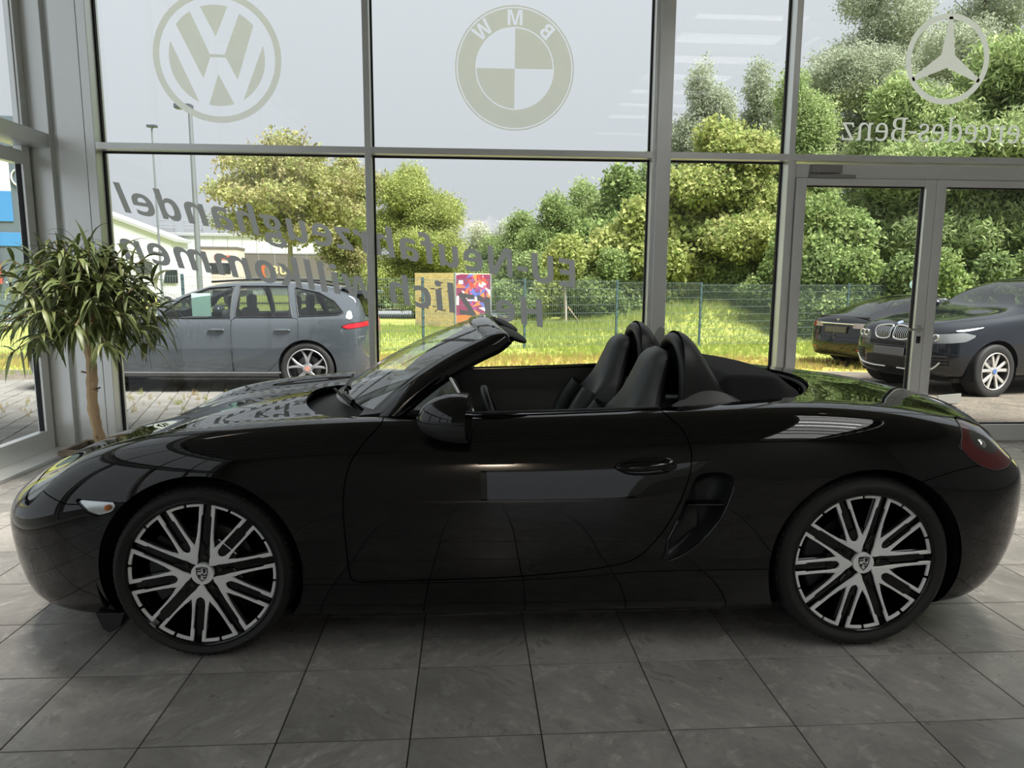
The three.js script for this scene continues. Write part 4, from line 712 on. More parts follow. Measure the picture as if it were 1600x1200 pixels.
function terrain(name, x0, x1, nx, zs, mat, off = 0, parent) {
  const g = grid((u, v) => { const x = lerp(x0, x1, u), k = v * (zs.length - 1), i = Math.min(zs.length - 2, Math.floor(k)), z = lerp(zs[i], zs[i + 1], k - i); return [x, gy(x, z) + off, z]; }, nx, zs.length - 1);
  const p = g.attributes.position; for (let i = 0; i < p.count; i++) g.attributes.uv.setXY(i, p.getX(i) * 0.5, p.getZ(i) * 0.5); return mesh(name, g, mat, parent);
}
const yard = struct('pavement'); terrain('pavement_bed', -40, 45, 40, range(-3.62, -10.1, 12), pavMat, -0.012, yard);
tag(terrain('dry_verge', -40, 45, 60, range(-10.1, -12.6, 5), dryMat, -0.004), null, null, null, 'structure');
tag(terrain('meadow', -60, 70, 90, [...range(-12.6, -40, 40), -60, -120], grassMat, 0), null, null, null, 'structure');
{ // square pavers, joints running with the yard: each near one a piece of its own
  const paver = [0, 1, 2].map((k) => { const k1 = 0.46 + 0.05 * k; return std(lin(0.36 * k1, 0.345 * k1, 0.31 * k1), 0.92, 0, { bumpMap: texGrain, bumpScale: 0.004 }); });
  const pg = uvMetres(rbox(-0.0915, 0.0915, -0.04, 0.0, -0.0915, 0.0915, 0.008, 1), 2), rnd = rngOf(77), list = [], c0 = [-3, -4];
  for (let i = -26; i < 22; i++) for (let j = -26; j < 12; j++) { const x = c0[0] + (i * lotX[0] + j * lotZ[0]) * 0.19, z = c0[1] + (i * lotX[1] + j * lotZ[1]) * 0.19; if (z > -3.75 || z < -8.6 || x > 0.9 || x < -6.6) continue; const du = (x - 1.38) / (2.4 - z); list.push([x, z, (du > -0.66 || du < -0.755 ? 0 : 50) + (du > -0.5 ? (z < -6.9 ? 20 : 0) : 0) + Math.hypot(x + 2.2, z + 5)]); }
  list.sort((a, b) => a[2] - b[2]); const rest = [[], [], []];
  list.forEach(([x, z], n) => { const k = Math.floor(rnd() * 3), y = gy(x, z) + 0.002 + (rnd() - 0.5) * 0.006; if (n < 298) { const m = mesh('paver', pg, paver[k], yard); m.position.set(x, y, z); m.rotation.y = lotTurn; m.rotation.z = (rnd() - 0.5) * 0.02; } else { const g = pg.clone(); g.rotateY(lotTurn); g.translate(x, y, z); rest[k].push(g); } });
  rest.forEach((r, k) => { if (r.length) mesh('pavers_beyond', r, paver[k], yard).userData.kind = 'stuff'; });
}
{ // road beyond the fence, running off to the left, with its kerb lines
  const road = struct('road'), A = [-30, -24.5], B = [5, -33.5];
  const strip = (name, o0, o1, h, mat) => { const g = grid((u, v) => { const x = lerp(A[0], B[0], u), z = lerp(A[1], B[1], u) - lerp(o0, o1, v); return [x, gy(x, z) + h, z]; }, 30, 2); mesh(name, g, mat, road); };
  strip('asphalt', 0, 8, 0.03, std(lin(0.19, 0.20, 0.215), 0.9)); strip('edge_line', 0.5, 0.72, 0.036, std(lin(0.62, 0.62, 0.6), 0.8)); strip('far_kerb', 8, 8.4, 0.12, std(lin(0.42, 0.38, 0.32), 0.9));
}
// ---------------------------------------------------------------- wire fence
{
  const f = thing('wire_fence', 'green-grey double-rod wire fence with slim posts along the grass verge', 'fence', [fence0[0], 0, fence0[1]], lotTurn);
  const post = std(lin(0.06, 0.105, 0.12), 0.5, 0.2), wire = std(lin(0.15, 0.20, 0.20), 0.5, 0.2);
  for (let k = -9; k <= 7; k++) {
    const wx = fence0[0] + k * 2.51 * lotX[0], wz = fence0[1] + k * 2.51 * lotX[1], y0 = Math.max(gy(wx, wz), -0.36);
    const p = mesh('post', [rbox(-0.03, 0.03, 0, 1.70, -0.02, 0.02, 0.005, 1), ...range(0.15, 1.6, 7).map((y) => box(-0.034, 0.034, y, y + 0.03, 0.018, 0.03))], post, f); p.position.set(k * 2.51, y0, 0);
    const parts = []; for (let i = 0; i < 50; i++) parts.push(box(0.05 * i + 0.03, 0.05 * i + 0.0355, 0.04, 1.66, 0, 0.005)); for (const y of [0.05, 0.25, 0.45, 0.65, 0.85, 1.05, 1.25, 1.45, 1.63]) parts.push(box(0, 2.51, y, y + 0.007, -0.006, 0.012));
    const w = mesh('wire_panel', parts, wire, f); w.position.set(k * 2.51, y0, 0); w.userData.kind = 'stuff';
  }
}
// ---------------------------------------------------------------- leaves, trees and bushes
const leafMat = (side = THREE.DoubleSide) => new THREE.MeshStandardMaterial({ color: 0xffffff, roughness: 0.75, side });
const LEAF = new THREE.MeshPhysicalMaterial({ color: 0xffffff, roughness: 1, transmission: 0.4, thickness: 0, side: THREE.DoubleSide, specularIntensity: 0.3 }), BARK = std(lin(0.11, 0.09, 0.07), 0.95, 0, { bumpMap: texGrain, bumpScale: 0.01 }), BARKPALE = std(lin(0.30, 0.28, 0.24), 0.95, 0, { bumpMap: texGrain, bumpScale: 0.01 });
function leafCluster(n, size, spread, seed, slim = 0.45) {
  const r = rngOf(seed), P = [], I = [];
  for (let k = 0; k < n; k++) {
    const c = V3(r() - 0.5, r() - 0.5, r() - 0.5).multiplyScalar(2 * spread), d = V3(r() - 0.5, (r() - 0.6) * 0.8, r() - 0.5).normalize(), s = V3(r() - 0.5, r() - 0.5, r() - 0.5).cross(d).normalize(), L = size * (0.6 + 0.8 * r()), o = P.length / 3;
    const up = d.clone().cross(s).multiplyScalar(0.12 * L), a = c.clone(), b = c.clone().addScaledVector(d, L * 0.5).addScaledVector(s, L * slim * 0.5).add(up), e = c.clone().addScaledVector(d, L), f = c.clone().addScaledVector(d, L * 0.5).addScaledVector(s, -L * slim * 0.5).add(up);
    for (const q of [a, b, e, f]) P.push(q.x, q.y, q.z); I.push(o, o + 1, o + 2, o, o + 2, o + 3);
  }
  return geoOf(P, null, I);
}
const CL = { broad: [1, 2, 3].map((s) => leafCluster(22, 0.105, 0.2, s, 0.7)), fine: [4, 5].map((s) => leafCluster(26, 0.075, 0.19, s, 0.5)), slim: [6, 7].map((s) => leafCluster(26, 0.135, 0.23, s, 0.32)) };
// blobs: [dx, dy, dz, rx, ry, rz] relative to the foot
function foliage(parent, blobs, count, kind, tones, seed, scale = 1, hollow = 0.72) {
  const r = rngOf(seed), vol = blobs.map((b) => b[3] * b[4] * b[5]), tot = vol.reduce((a, b) => a + b), geos = CL[kind], per = Math.ceil(count * 1.7 / geos.length), m4 = new THREE.Matrix4(), q = new THREE.Quaternion(), col = new THREE.Color();
  geos.forEach((g, gi) => {
    const im = new THREE.InstancedMesh(g, LEAF, per); im.name = 'foliage'; im.userData.kind = 'stuff'; im.castShadow = im.receiveShadow = true;
    for (let i = 0; i < per; i++) {
      let t = r() * tot, b = blobs[0]; for (let k = 0; k < blobs.length; k++) { t -= vol[k]; if (t <= 0) { b = blobs[k]; break; } }
      const d = V3(r() * 2 - 1, r() * 2 - 1, r() * 2 - 1); if (d.lengthSq() > 1) { i--; continue; } d.normalize(); const rad = Math.pow(lerp(Math.pow(hollow, 3), 1, r()), 1 / 3);
      const lump = 0.86 + 0.45 * noise3.noise(d.x * 2.2 + seed, d.y * 2.2 + b[0] * 1.7, d.z * 2.2 + b[1]);
      const p = V3(b[0] + d.x * b[3] * rad * lump, b[1] + d.y * b[4] * rad * lump, b[2] + d.z * b[5] * rad * lump); if (p.y < 0.05) p.y = 0.05 + r() * 0.3;
      q.setFromEuler(new THREE.Euler(r() * 6.28, r() * 6.28, r() * 6.28)); const s = scale * (0.75 + 0.6 * r()); m4.compose(p, q, V3(s, s, s)); im.setMatrixAt(i, m4);
      const tone = tones[Math.floor(r() * tones.length)], k = 0.85 + 0.3 * r(); col.setRGB(tone[0] * k, tone[1] * k, tone[2] * k); im.setColorAt(i, col);
    }
    im.instanceMatrix.needsUpdate = true; parent.add(im);
  });
}
function trunkGeo(h, r0, r1, seed, branches = 5, spread = 1.2, start = 0.35) {
  const r = rngOf(seed), out = [], top = [(r() - 0.5) * 0.4, h, (r() - 0.5) * 0.4], mid = [(r() - 0.5) * 0.25, h * 0.5, (r() - 0.5) * 0.25];
  const taper = (pts, a, b, n) => { const c = new THREE.CatmullRomCurve3(pts.map((p) => V3(...p))); const g = new THREE.TubeGeometry(c, n, 1, 7, false), P = g.attributes.position; for (let i = 0; i <= n; i++) { const ctr = c.getPointAt(i / n), k = lerp(a, b, i / n); for (let j = 0; j <= 7; j++) { const o = i * 8 + j, v = V3(P.getX(o), P.getY(o), P.getZ(o)).sub(ctr).multiplyScalar(k).add(ctr); P.setXYZ(o, v.x, v.y, v.z); } } g.computeVertexNormals(); return g; };
  out.push(taper([[0, -0.1, 0], mid, top], r0, r1, 10));
  for (let k = 0; k < branches; k++) { const t = lerp(start, 0.92, (k + r() * 0.6) / branches), a = r() * 6.28, L = spread * (1.1 - t * 0.6), s = [lerp(0, top[0], t), h * t, lerp(0, top[2], t)]; out.push(taper([s, [s[0] + Math.cos(a) * L * 0.5, s[1] + L * 0.45, s[2] + Math.sin(a) * L * 0.5], [s[0] + Math.cos(a) * L, s[1] + L * 1.05, s[2] + Math.sin(a) * L]], r0 * 0.45 * (1 - t * 0.5), r1 * 0.35, 6)); }
  return out;
}
function tree(name, label, u, d, topV, halfW, kind, tones, seed, o = {}) {
  const [x, z] = spot(u, d), y = gy(x, z), top = highOf(topV, d) - y, hw = halfW / 1112.15 * d, r = rngOf(seed + 31), g = thing(name, label, o.category ?? 'tree', [x, y, z], 0, o.group);
  const low = o.low ?? 0.25, n = o.blobs ?? 7, blobs = [];
  for (let k = 0; k < n; k++) { const t = (k + 0.5) / n, yy = lerp(top * low, top * 0.94, t), rr = hw * Math.pow(Math.sin(Math.PI * clamp(lerp(0.16, 0.94, t))), 0.7), a = k * 2.4 + r() * 1.2, e = rr * 0.45; blobs.push([Math.cos(a) * e, yy - top * 0.06, Math.sin(a) * e * 0.8, rr * 0.72, Math.max(0.5, (1 - low) * top / n * 1.15), rr * 0.72]); }
  if (!o.noTrunk) mesh('trunk', trunkGeo(top * (o.trunkTop ?? 0.85), o.r ?? 0.16, 0.03, seed, o.branches ?? 6, hw * 0.8, o.start ?? low), o.pale ? BARKPALE : BARK, g);
  foliage(g, blobs, o.count ?? 1600, kind, tones, seed, o.scale ?? 1, o.hollow ?? 0.6); return g;
}
const G = { // leaf tones, linear
  yellow: [[0.42, 0.46, 0.16], [0.36, 0.42, 0.14], [0.29, 0.37, 0.12], [0.49, 0.50, 0.20]], mid: [[0.25, 0.34, 0.12], [0.31, 0.40, 0.15], [0.20, 0.29, 0.10], [0.37, 0.44, 0.18]],
  bright: [[0.34, 0.44, 0.18], [0.42, 0.50, 0.22], [0.27, 0.37, 0.14], [0.46, 0.53, 0.27]], grey: [[0.42, 0.46, 0.34], [0.49, 0.53, 0.41], [0.36, 0.41, 0.28]], plane: [[0.40, 0.42, 0.17], [0.34, 0.38, 0.14], [0.46, 0.45, 0.20], [0.36, 0.32, 0.16]], lime: [[0.38, 0.43, 0.14], [0.45, 0.48, 0.17], [0.31, 0.38, 0.12]], dark: [[0.15, 0.21, 0.08], [0.19, 0.26, 0.10], [0.24, 0.32, 0.13]],
};
{
  const bg = 'trees on the bank beyond the fence', back = 'distant trees at the end of the meadow';
  tree('plane_tree', 'loose-crowned plane tree with pale trunk beyond the road', 457, 33, 196, 122, 'broad', G.plane, 11, { low: 0.46, count: 1050, r: 0.17, pale: true, hollow: 0.25, branches: 11, scale: 1.15, blobs: 9 });
  tree('lime_tree', 'dense yellow-green tree behind the painted crate', 648, 34, 248, 84, 'fine', G.lime, 12, { low: 0.16, count: 4200, hollow: 0.35, r: 0.16, blobs: 8, scale: 1.2 });
  tree('roadside_tree', 'sparse roadside tree with twisted trunk next to the plane tree', 560, 38, 236, 60, 'broad', G.plane, 13, { low: 0.3, count: 900, hollow: 0.3, r: 0.2, pale: true, branches: 9, scale: 1.2 });
  const slopeLabel = ['hazy grey-green tree at the far end of the meadow, nearer the lime tree', 'hazy grey-green tree at the far end of the meadow, nearer the wooded slope', 'small round green tree before the hazy far trees', 'mid-green tree between the far hazy trees and the taller slope', 'mid-green tree halfway up the rising row on the slope', 'light green tree next to the tallest row on the slope', 'broad-leaved mid-green tree left of the wide column', 'tall light green tree partly hidden by the wide column', 'yellow-green broad-leaved tree in front of the slope trees', 'low broad-leaved green tree behind the staked young tree'];
  // the wooded slope, left to right
  [[752, 62, 352, 34, 'fine', G.grey], [792, 62, 346, 30, 'fine', G.grey], [770, 44, 372, 44, 'fine', G.mid], [822, 40, 330, 52, 'fine', G.mid], [872, 36, 300, 58, 'fine', G.mid], [918, 38, 282, 56, 'fine', G.bright], [968, 35, 262, 62, 'broad', G.mid], [1022, 36, 238, 60, 'fine', G.bright], [1000, 28, 318, 70, 'broad', G.lime], [930, 30, 352, 62, 'broad', G.mid]].forEach(([u, d, v, w, k, t], i) => tree('slope_tree', slopeLabel[i], u, d, v, w, k, t, 20 + i, { low: 0.08, count: d > 60 ? 1300 : 2600, group: i < 2 ? back : bg, scale: d > 60 ? 2.2 : 1.55, hollow: 0.55, r: 0.14, noTrunk: d > 60 ? false : false, branches: 3 }));
  tree('birch_tree', 'tall grey-green birch rising over the yellow tree', 1088, 36, 98, 52, 'fine', G.grey, 41, { low: 0.2, count: 2600, hollow: 0.3, scale: 1.5 });
  tree('birch_tree', 'broad grey-green birch beside the tall birch', 1165, 38, 96, 48, 'fine', G.grey, 42, { low: 0.2, count: 2300, hollow: 0.3, scale: 1.5 });
  tree('maple_tree', 'yellow-green maple behind the fence with lit leaf tufts', 1130, 28.5, 182, 112, 'broad', G.yellow, 43, { low: 0.06, count: 4300, scale: 1.25, hollow: 0.6, blobs: 10 });
  tree('hornbeam', 'fresh green leaning tree between the maple and the big poplar', 1226, 31, 108, 62, 'fine', G.bright, 44, { low: 0.1, count: 3000, scale: 1.4 });
  tree('poplar_tree', 'huge grey-green poplar behind the star emblem', 1330, 40, -70, 112, 'fine', G.grey, 45, { low: 0.1, count: 5200, scale: 1.7, hollow: 0.5, blobs: 10 });
  tree('poplar_tree', 'second grey-green poplar at the edge of the window', 1490, 42, -120, 110, 'fine', G.grey, 46, { low: 0.1, count: 4200, scale: 1.7, hollow: 0.5, blobs: 10 });
  tree('ash_tree', 'big bright green ash with feathery leaves right of the star', 1600, 25, 0, 160, 'slim', G.bright, 47, { low: 0.08, count: 5600, scale: 1.45, hollow: 0.6, blobs: 11 });
  tree('ash_tree', 'bright green ash with arching boughs below the star', 1400, 26, 118, 128, 'slim', G.bright, 48, { low: 0.08, count: 5000, scale: 1.35, hollow: 0.6, blobs: 10 });
  tree('ash_tree', 'green ash with hanging boughs behind the parked cars', 1500, 25.5, 262, 110, 'slim', G.bright, 49, { low: 0.1, count: 4200, scale: 1.2, hollow: 0.6, blobs: 8 });
  tree('elder_bush', 'dark green elder bush behind the door frame', 1285, 23.5, 300, 80, 'broad', G.mid, 50, { low: 0.05, count: 2600, category: 'bush', r: 0.08, scale: 1.05 });
  const bushLabel = ['low green bush across the road behind the display crate', 'low green bush across the road behind the lime tree', 'dark low bush across the road by the plane tree', 'green bush beside the poster side of the crate', 'yellow-green bush around the staked young tree', 'green bush between the young tree and the wide column', 'yellow-green bush behind the wide column', 'yellow-green bush at the foot of the maple beside the wide column', 'green bush at the foot of the maple', 'green bush at the bank foot left of the door mullion', 'dark bush behind the tail of the liftback', 'green bush behind the roof of the liftback', 'dark bush beside the round blue sign', 'green bush between the round sign and the sport-utility car', 'dark bush behind the bonnet of the sport-utility car', 'green bush behind the windscreen of the sport-utility car'];
  // undergrowth along the foot of the bank
  [[610, 43, 432, 40, G.mid], [668, 45, 440, 40, G.mid], [548, 44, 430, 34, G.dark], [820, 33, 400, 46, G.mid], [886, 30, 392, 44, G.lime], [955, 27, 396, 50, G.mid], [1015, 28, 400, 46, G.lime], [1075, 28, 408, 50, G.lime], [1140, 27.5, 412, 46, G.mid], [1205, 26, 406, 46, G.mid], [1268, 22.5, 404, 46, G.dark], [1330, 22, 398, 50, G.mid], [1395, 21.5, 404, 46, G.dark], [1460, 21, 396, 50, G.mid], [1530, 21, 398, 50, G.dark], [1600, 21, 392, 55, G.mid]].forEach(([u, d, v, w, t], i) => tree('undergrowth_bush', bushLabel[i], u, d, v, w, 'broad', t, 70 + i, { low: 0.12, count: 1300, category: 'bush', group: i < 3 ? 'bushes across the road' : 'bushes along the wooded bank', blobs: 4, noTrunk: true, scale: d > 40 ? 1.7 : 0.95, hollow: 0.5 }));
  [[18, 30, 424, 60], [-60, 30, 420, 60]].forEach(([u, d, v, w], i) => tree('hedge_bush', ['low hedge bush beside the sign pylon', 'low hedge bush further along from the sign pylon'][i], u, d, v, w, 'broad', G.mid, 120 + i, { low: 0.1, count: 1200, category: 'bush', group: 'hedge bushes by the pylon', blobs: 4, noTrunk: true, scale: 1.1 }));
  // young staked tree
  const [x, z] = spot(884, 26.5), y = gy(x, z), yt = thing('young_tree', 'thin young tree with white-wrapped trunk and slanting stake', 'tree', [x, y, z]);
  mesh('trunk', bar([0, 0, 0], [-0.1, 2.0, 0], 0.05), std(lin(0.42, 0.38, 0.33), 0.9), yt); mesh('stake', bar([0.62, 0, 0.1], [0.05, 0.75, 0], 0.025), std(lin(0.45, 0.36, 0.25), 0.9), yt); foliage(yt, [[-0.1, 2.5, 0, 0.7, 0.9, 0.7]], 260, 'broad', G.lime, 99, 0.9, 0.2);
  // grass blades and weeds
  const r = rngOf(4), bl = []; for (let k = 0; k < 9; k++) { const a = r() * 6.28, h = 0.16 + 0.18 * r(), l = (r() - 0.5) * 0.16, w = 0.008 + 0.006 * r(), x0 = (r() - 0.5) * 0.14, z0 = (r() - 0.5) * 0.14; bl.push(geoOf([x0 - w * Math.cos(a), 0, z0 - w * Math.sin(a), x0 + w * Math.cos(a), 0, z0 + w * Math.sin(a), x0 + l, h, z0 + l * 0.5], null, [0, 1, 2])); }
  const tuft = merge(bl), sward = (name, n, fn, tones, seed, sc) => { const rr = rngOf(seed), im = new THREE.InstancedMesh(tuft, LEAF, n), m = new THREE.Matrix4(), q = new THREE.Quaternion(), c = new THREE.Color(); im.name = numbered(name); for (let i = 0; i < n; i++) { const [px, pz, k] = fn(rr); q.setFromAxisAngle(V3(0, 1, 0), rr() * 6.28); const s = sc * (k ?? 1) * (0.6 + 0.8 * rr()); m.compose(V3(px, gy(px, pz), pz), q, V3(s, s, s)); im.setMatrixAt(i, m); const t = tones[Math.floor(rr() * tones.length)]; c.setRGB(...t); im.setColorAt(i, c); } im.castShadow = im.receiveShadow = true; scene.add(im); return im; };
  tag(sward('long_grass', 34000, (q) => { const px = lerp(-9, 22, q()), b = lerp(-3.0, 9.5, q()); const ax = px - fence0[0]; return [px, fence0[1] + (-ax * lotZ[0] - b) / lotZ[1], lerp(0.34, 0.9, smooth(3, 8, b)) * (px < 3 ? 0.6 : 1)]; }, [[0.36, 0.41, 0.10], [0.30, 0.38, 0.085], [0.41, 0.43, 0.13], [0.25, 0.34, 0.075]], 8, 1.0), 'long yellow-green meadow grass around the wire fence', 'grass', null, 'stuff');
  tag(sward('verge_grass', 9000, (q) => { const px = lerp(-12, 16, q()), pz = -10.1 - 2.8 * Math.pow(q(), 0.8); return [px, pz, 0.42]; }, [[0.44, 0.38, 0.12], [0.42, 0.29, 0.14], [0.34, 0.36, 0.08], [0.46, 0.42, 0.14]], 9, 0.7), 'short dry grass along the edge of the yard', 'grass', null, 'stuff');
  tag(sward('paver_weeds', 160, (q) => [lerp(-4, 0.6, q()), lerp(-5.2, -6.9, q()), 0.4], [[0.30, 0.32, 0.08], [0.36, 0.27, 0.10]], 10, 0.6), 'little weeds growing in the paver joints', 'weeds', null, 'stuff');
}
{
  // painted crate with a board side and a poster side
  const [x, z] = spot(711, 24.6), y = gy(x, z), c = thing('display_crate', 'big wooden display crate with a colourful poster side on the grass', 'crate', [x, y, z], -0.72);
  const ply = dataTex(256, (u, v) => { const g = tn(u * 1, v, 6, 3) * 0.15 + 0.04 * Math.sin(v * 60 + 6 * tn(u, v, 3)), k = 0.93 + g; return [k * 1.0, k * 0.88, k * 0.66]; }, { srgb: true });
  const plyM = std(0xffffff, 0.85, 0, { map: ply });
  mesh('crate_body', rbox(-1.9, 0, 0.08, 1.95, -1.9, 0, 0.01, 1), plyM, c);
  for (let i = 0; i < 4; i++) mesh('board', rbox(-1.92, -0.002, 0.1 + i * 0.465, 0.557 + i * 0.465, 0, 0.025, 0.006, 1), plyM, c);
  mesh('skid', [rbox(-1.9, 0, 0, 0.08, -0.2, -0.05, 0.005, 1), rbox(-1.9, 0, 0, 0.08, -1.85, -1.7, 0.005, 1)], std(lin(0.16, 0.12, 0.08), 0.9), c);
  const cv = document.createElement('canvas'); cv.width = 512; cv.height = 512; const t = cv.getContext('2d'), r = rngOf(3);
  t.fillStyle = '#7a2f52'; t.fillRect(0, 0, 512, 512); const cols = ['#c6415f', '#5b66b4', '#e9d9dc', '#b8402f', '#e07c45', '#8d3d7c', '#d7566f', '#f0e6e0', '#4a5aa8', '#c9693f'];
  for (let k = 0; k < 46; k++) { t.fillStyle = cols[Math.floor(r() * cols.length)]; t.beginPath(); const px = 60 + r() * 440, py = r() * 340, a = r() * 6.28; t.moveTo(px, py); t.lineTo(px + Math.cos(a) * 150, py + Math.sin(a) * 110); t.lineTo(px + Math.cos(a + 0.5) * 130, py + Math.sin(a + 0.5) * 110); t.fill(); }
  t.fillStyle = '#b06a3a'; t.fillRect(0, 400, 512, 112); t.fillStyle = '#efe6e2'; t.fillRect(40, 60, 60, 34); t.fillRect(10, 210, 30, 90); t.fillRect(55, 210, 70, 24); t.fillRect(150, 250, 200, 14);
  const pt = new THREE.CanvasTexture(cv); pt.colorSpace = THREE.SRGBColorSpace; const pg = new THREE.PlaneGeometry(1.84, 1.8); pg.rotateY(Math.PI / 2); pg.translate(0.012, 1.02, -0.95); mesh('poster', pg, std(0xffffff, 0.6, 0, { map: pt }), c).userData.label = 'red, violet and white printed poster';
  mesh('corner_strip', [rbox(-0.03, 0.03, 0.08, 1.97, -0.03, 0.03, 0.004, 1), rbox(-0.03, 0.03, 0.08, 1.97, -1.93, -1.87, 0.004, 1)], std(lin(0.4, 0.42, 0.45), 0.5, 0.5), c);
  const marks = []; const rm = rngOf(8); for (let k = 0; k < 14; k++) { const a = lerp(-1.8, -0.3, rm()), b = lerp(0.3, 1.75, rm()); marks.push(box(a, a + 0.1 + 0.12 * rm(), b, b + 0.05, 0.026, 0.028)); } mesh('stencil_marks', marks, std(lin(0.22, 0.12, 0.07), 0.8), c);
}
{
  // white halls far behind
  const wallW = std(lin(0.56, 0.585, 0.62), 0.7), grey = std(lin(0.34, 0.35, 0.36), 0.7), dark = std(lin(0.06, 0.065, 0.07), 0.4);
  const [x, z] = spot(360, 80), b = thing('warehouse', 'long low white warehouse with flat roof behind the lorries', 'building', [x, -0.5, z], 0.06);
  mesh('wall', rbox(-8.5, 11, 0, 6.5, -14, 0, 0.05, 1), wallW, b); mesh('roof_edge', rbox(-8.7, 11.2, 6.4, 6.75, -14.2, 0.2, 0.05, 1), grey, b);
  for (let i = 0; i < 5; i++) mesh('gate', rbox(-7 + i * 3.6, -4.6 + i * 3.6, 0, 3.2, 0, 0.1, 0.02, 1), i % 2 ? grey : dark, b);
  for (let i = 0; i < 12; i++) mesh('cladding_seam', box(-7.6 + i * 1.55, -7.54 + i * 1.55, 0, 6.4, 0, 0.04), grey, b);
  const rail = std(lin(0.30, 0.31, 0.32), 0.5, 0.5);
  for (const [px, n] of [[-7.6, 1], [-4.9, 1.2]]) mesh('roof_unit', [rbox(px, px + 1.5 * n, 6.75, 7.4, -3, -2, 0.03, 1), bar([px, 6.7, -2], [px, 8.2, -2], 0.05), bar([px + 1.6 * n, 6.7, -2], [px + 1.6 * n, 8.2, -2], 0.05), bar([px, 8.2, -2], [px + 1.9 * n, 8.2, -2], 0.05), bar([px, 7.7, -2], [px + 1.9 * n, 7.7, -2], 0.05)], rail, b);
  const [x2, z2] = spot(105, 72), h = thing('gabled_warehouse', 'tall pale hall with a sloping roof edge behind the plant', 'building', [x2, -0.5, z2], 0.05);
  mesh('wall', prism([[-9, 0], [10.5, 0], [10.5, 5.6], [3.2, 8.4], [-9, 11]], 5, 0.05).translate(0, 0, -5), wallW, h); mesh('roof_edge', prism([[10.9, 5.5], [10.9, 5.8], [3.2, 8.75], [-9, 11.4], [-9, 11], [3.2, 8.45]], 5.4, 0).translate(0, 0, -5.2), grey, h);
  for (let i = 0; i < 6; i++) mesh('window', rbox(-6 + i * 2.6, -4.4 + i * 2.6, 2.2, 3.4, 0, 0.06, 0.02, 1), dark, h);
}
// lorries in front of the halls
function lorryWheels(g, xs, r = 0.5) { for (const x of xs) { const w = new THREE.Group(); w.name = 'wheel'; g.add(w); mesh('tyre', cyl(r, r, 0.3, x, r, 0.05, 24, 'z'), rubberMat, w); mesh('rim', cyl(r * 0.58, r * 0.5, 0.04, x, r, 0.21, 20, 'z'), steelMat, w); } }
{
  const [x, z] = spot(449, 52), g = thing('trailer', 'brown curtain-sided lorry trailer with round orange logo', 'lorry', [x, -0.45, z], 0.16);
  const tarp = std(lin(0.115, 0.105, 0.095), 0.6), frame = std(lin(0.3, 0.31, 0.32), 0.5, 0.4);
  mesh('tarpaulin', rbox(-3.5, 3.3, 1.1, 3.55, -2.4, 0, 0.03, 1), tarp, g); mesh('frame', [box(-3.55, 3.35, 0.95, 1.1, -2.4, 0.02), box(-3.55, 3.35, 3.55, 3.63, -2.4, 0.02), box(-3.56, -3.46, 0.95, 3.6, -0.05, 0.03), box(3.26, 3.36, 0.95, 3.6, -0.05, 0.03)], frame, g);
  for (let i = 0; i < 6; i++) mesh('tarp_strap', box(-2.9 + i * 1.1, -2.86 + i * 1.1, 1.1, 3.55, 0, 0.015), frame, g);
  lorryWheels(g, [1.2, 2.4]);
  const sw = new THREE.Shape(); sw.absarc(0, 0, 0.95, 2.2, 5.0); sw.absarc(0.18, 0.02, 0.72, 5.0, 2.2, true); const sg = new THREE.ExtrudeGeometry(sw, { depth: 0.01, bevelEnabled: false }); sg.translate(-0.9, 2.3, 0.02); mesh('logo_swirl', sg, std(lin(0.42, 0.10, 0.03), 0.6), g);
  const font = await new FontLoader().loadAsync('fonts/droid/droid_sans_bold.typeface.json');
  const tx = (s, size, px, py, mat) => { const q = new THREE.ExtrudeGeometry(font.generateShapes(s, size), { depth: 0.01, bevelEnabled: false, curveSegments: 4 }); q.translate(px, py, 0.03); mesh('logo_lettering', q, mat, g); };
  tx('BU', 0.62, -1.0, 2.1, std(lin(0.55, 0.45, 0.25), 0.6)); tx('Gala', 0.3, -0.2, 1.5, std(lin(0.16, 0.25, 0.36), 0.6));
  const [x1, z1] = spot(345, 47), c = thing('box_lorry', 'pale pink and white box lorry with dark side window band', 'lorry', [x1, -0.45, z1], 0.1);
  mesh('box_body', rbox(-1.2, 1.25, 1.0, 3.75, -2.4, 0, 0.04, 1), std(lin(0.60, 0.50, 0.45), 0.5), c); mesh('roof_bar', rbox(-1.25, 1.3, 3.7, 3.85, -2.4, 0.05, 0.02, 1), std(lin(0.12, 0.11, 0.1), 0.6), c); mesh('window', rbox(-0.9, 0.8, 2.1, 2.8, 0, 0.03, 0.02, 1), std(lin(0.03, 0.035, 0.04), 0.15), c); mesh('red_stripe', rbox(-0.2, 0.9, 3.0, 3.3, 0, 0.02, 0.01, 1), std(lin(0.45, 0.12, 0.08), 0.6), c); mesh('chassis', box(-1.2, 1.25, 0.6, 1.0, -2.3, -0.05), blackMetal, c); lorryWheels(c, [-0.6, 0.8]);
  const [x3, z3] = spot(285, 43.5), v = thing('white_van', 'white high-roof van standing left of the pink lorry', 'van', [x3, -0.45, z3], 0.05);
  mesh('van_body', prism([[-1.3, 0.35], [1.25, 0.35], [1.25, 2.5], [1.05, 2.7], [-0.7, 2.7], [-1.0, 2.3], [-1.3, 1.5]], 1.9, 0.06).translate(0, 0, -1.9), std(lin(0.68, 0.69, 0.7), 0.35), v); mesh('side_window', prism([[-0.95, 1.5], [-0.1, 1.5], [-0.1, 2.3], [-0.75, 2.3]], 0.02).translate(0, 0, 0), std(lin(0.03, 0.035, 0.04), 0.1), v); mesh('bumper', rbox(-1.4, 1.3, 0.3, 0.55, -1.9, 0.05, 0.04, 1), plasticSatin, v); lorryWheels(v, [-0.8, 0.8], 0.36);
}
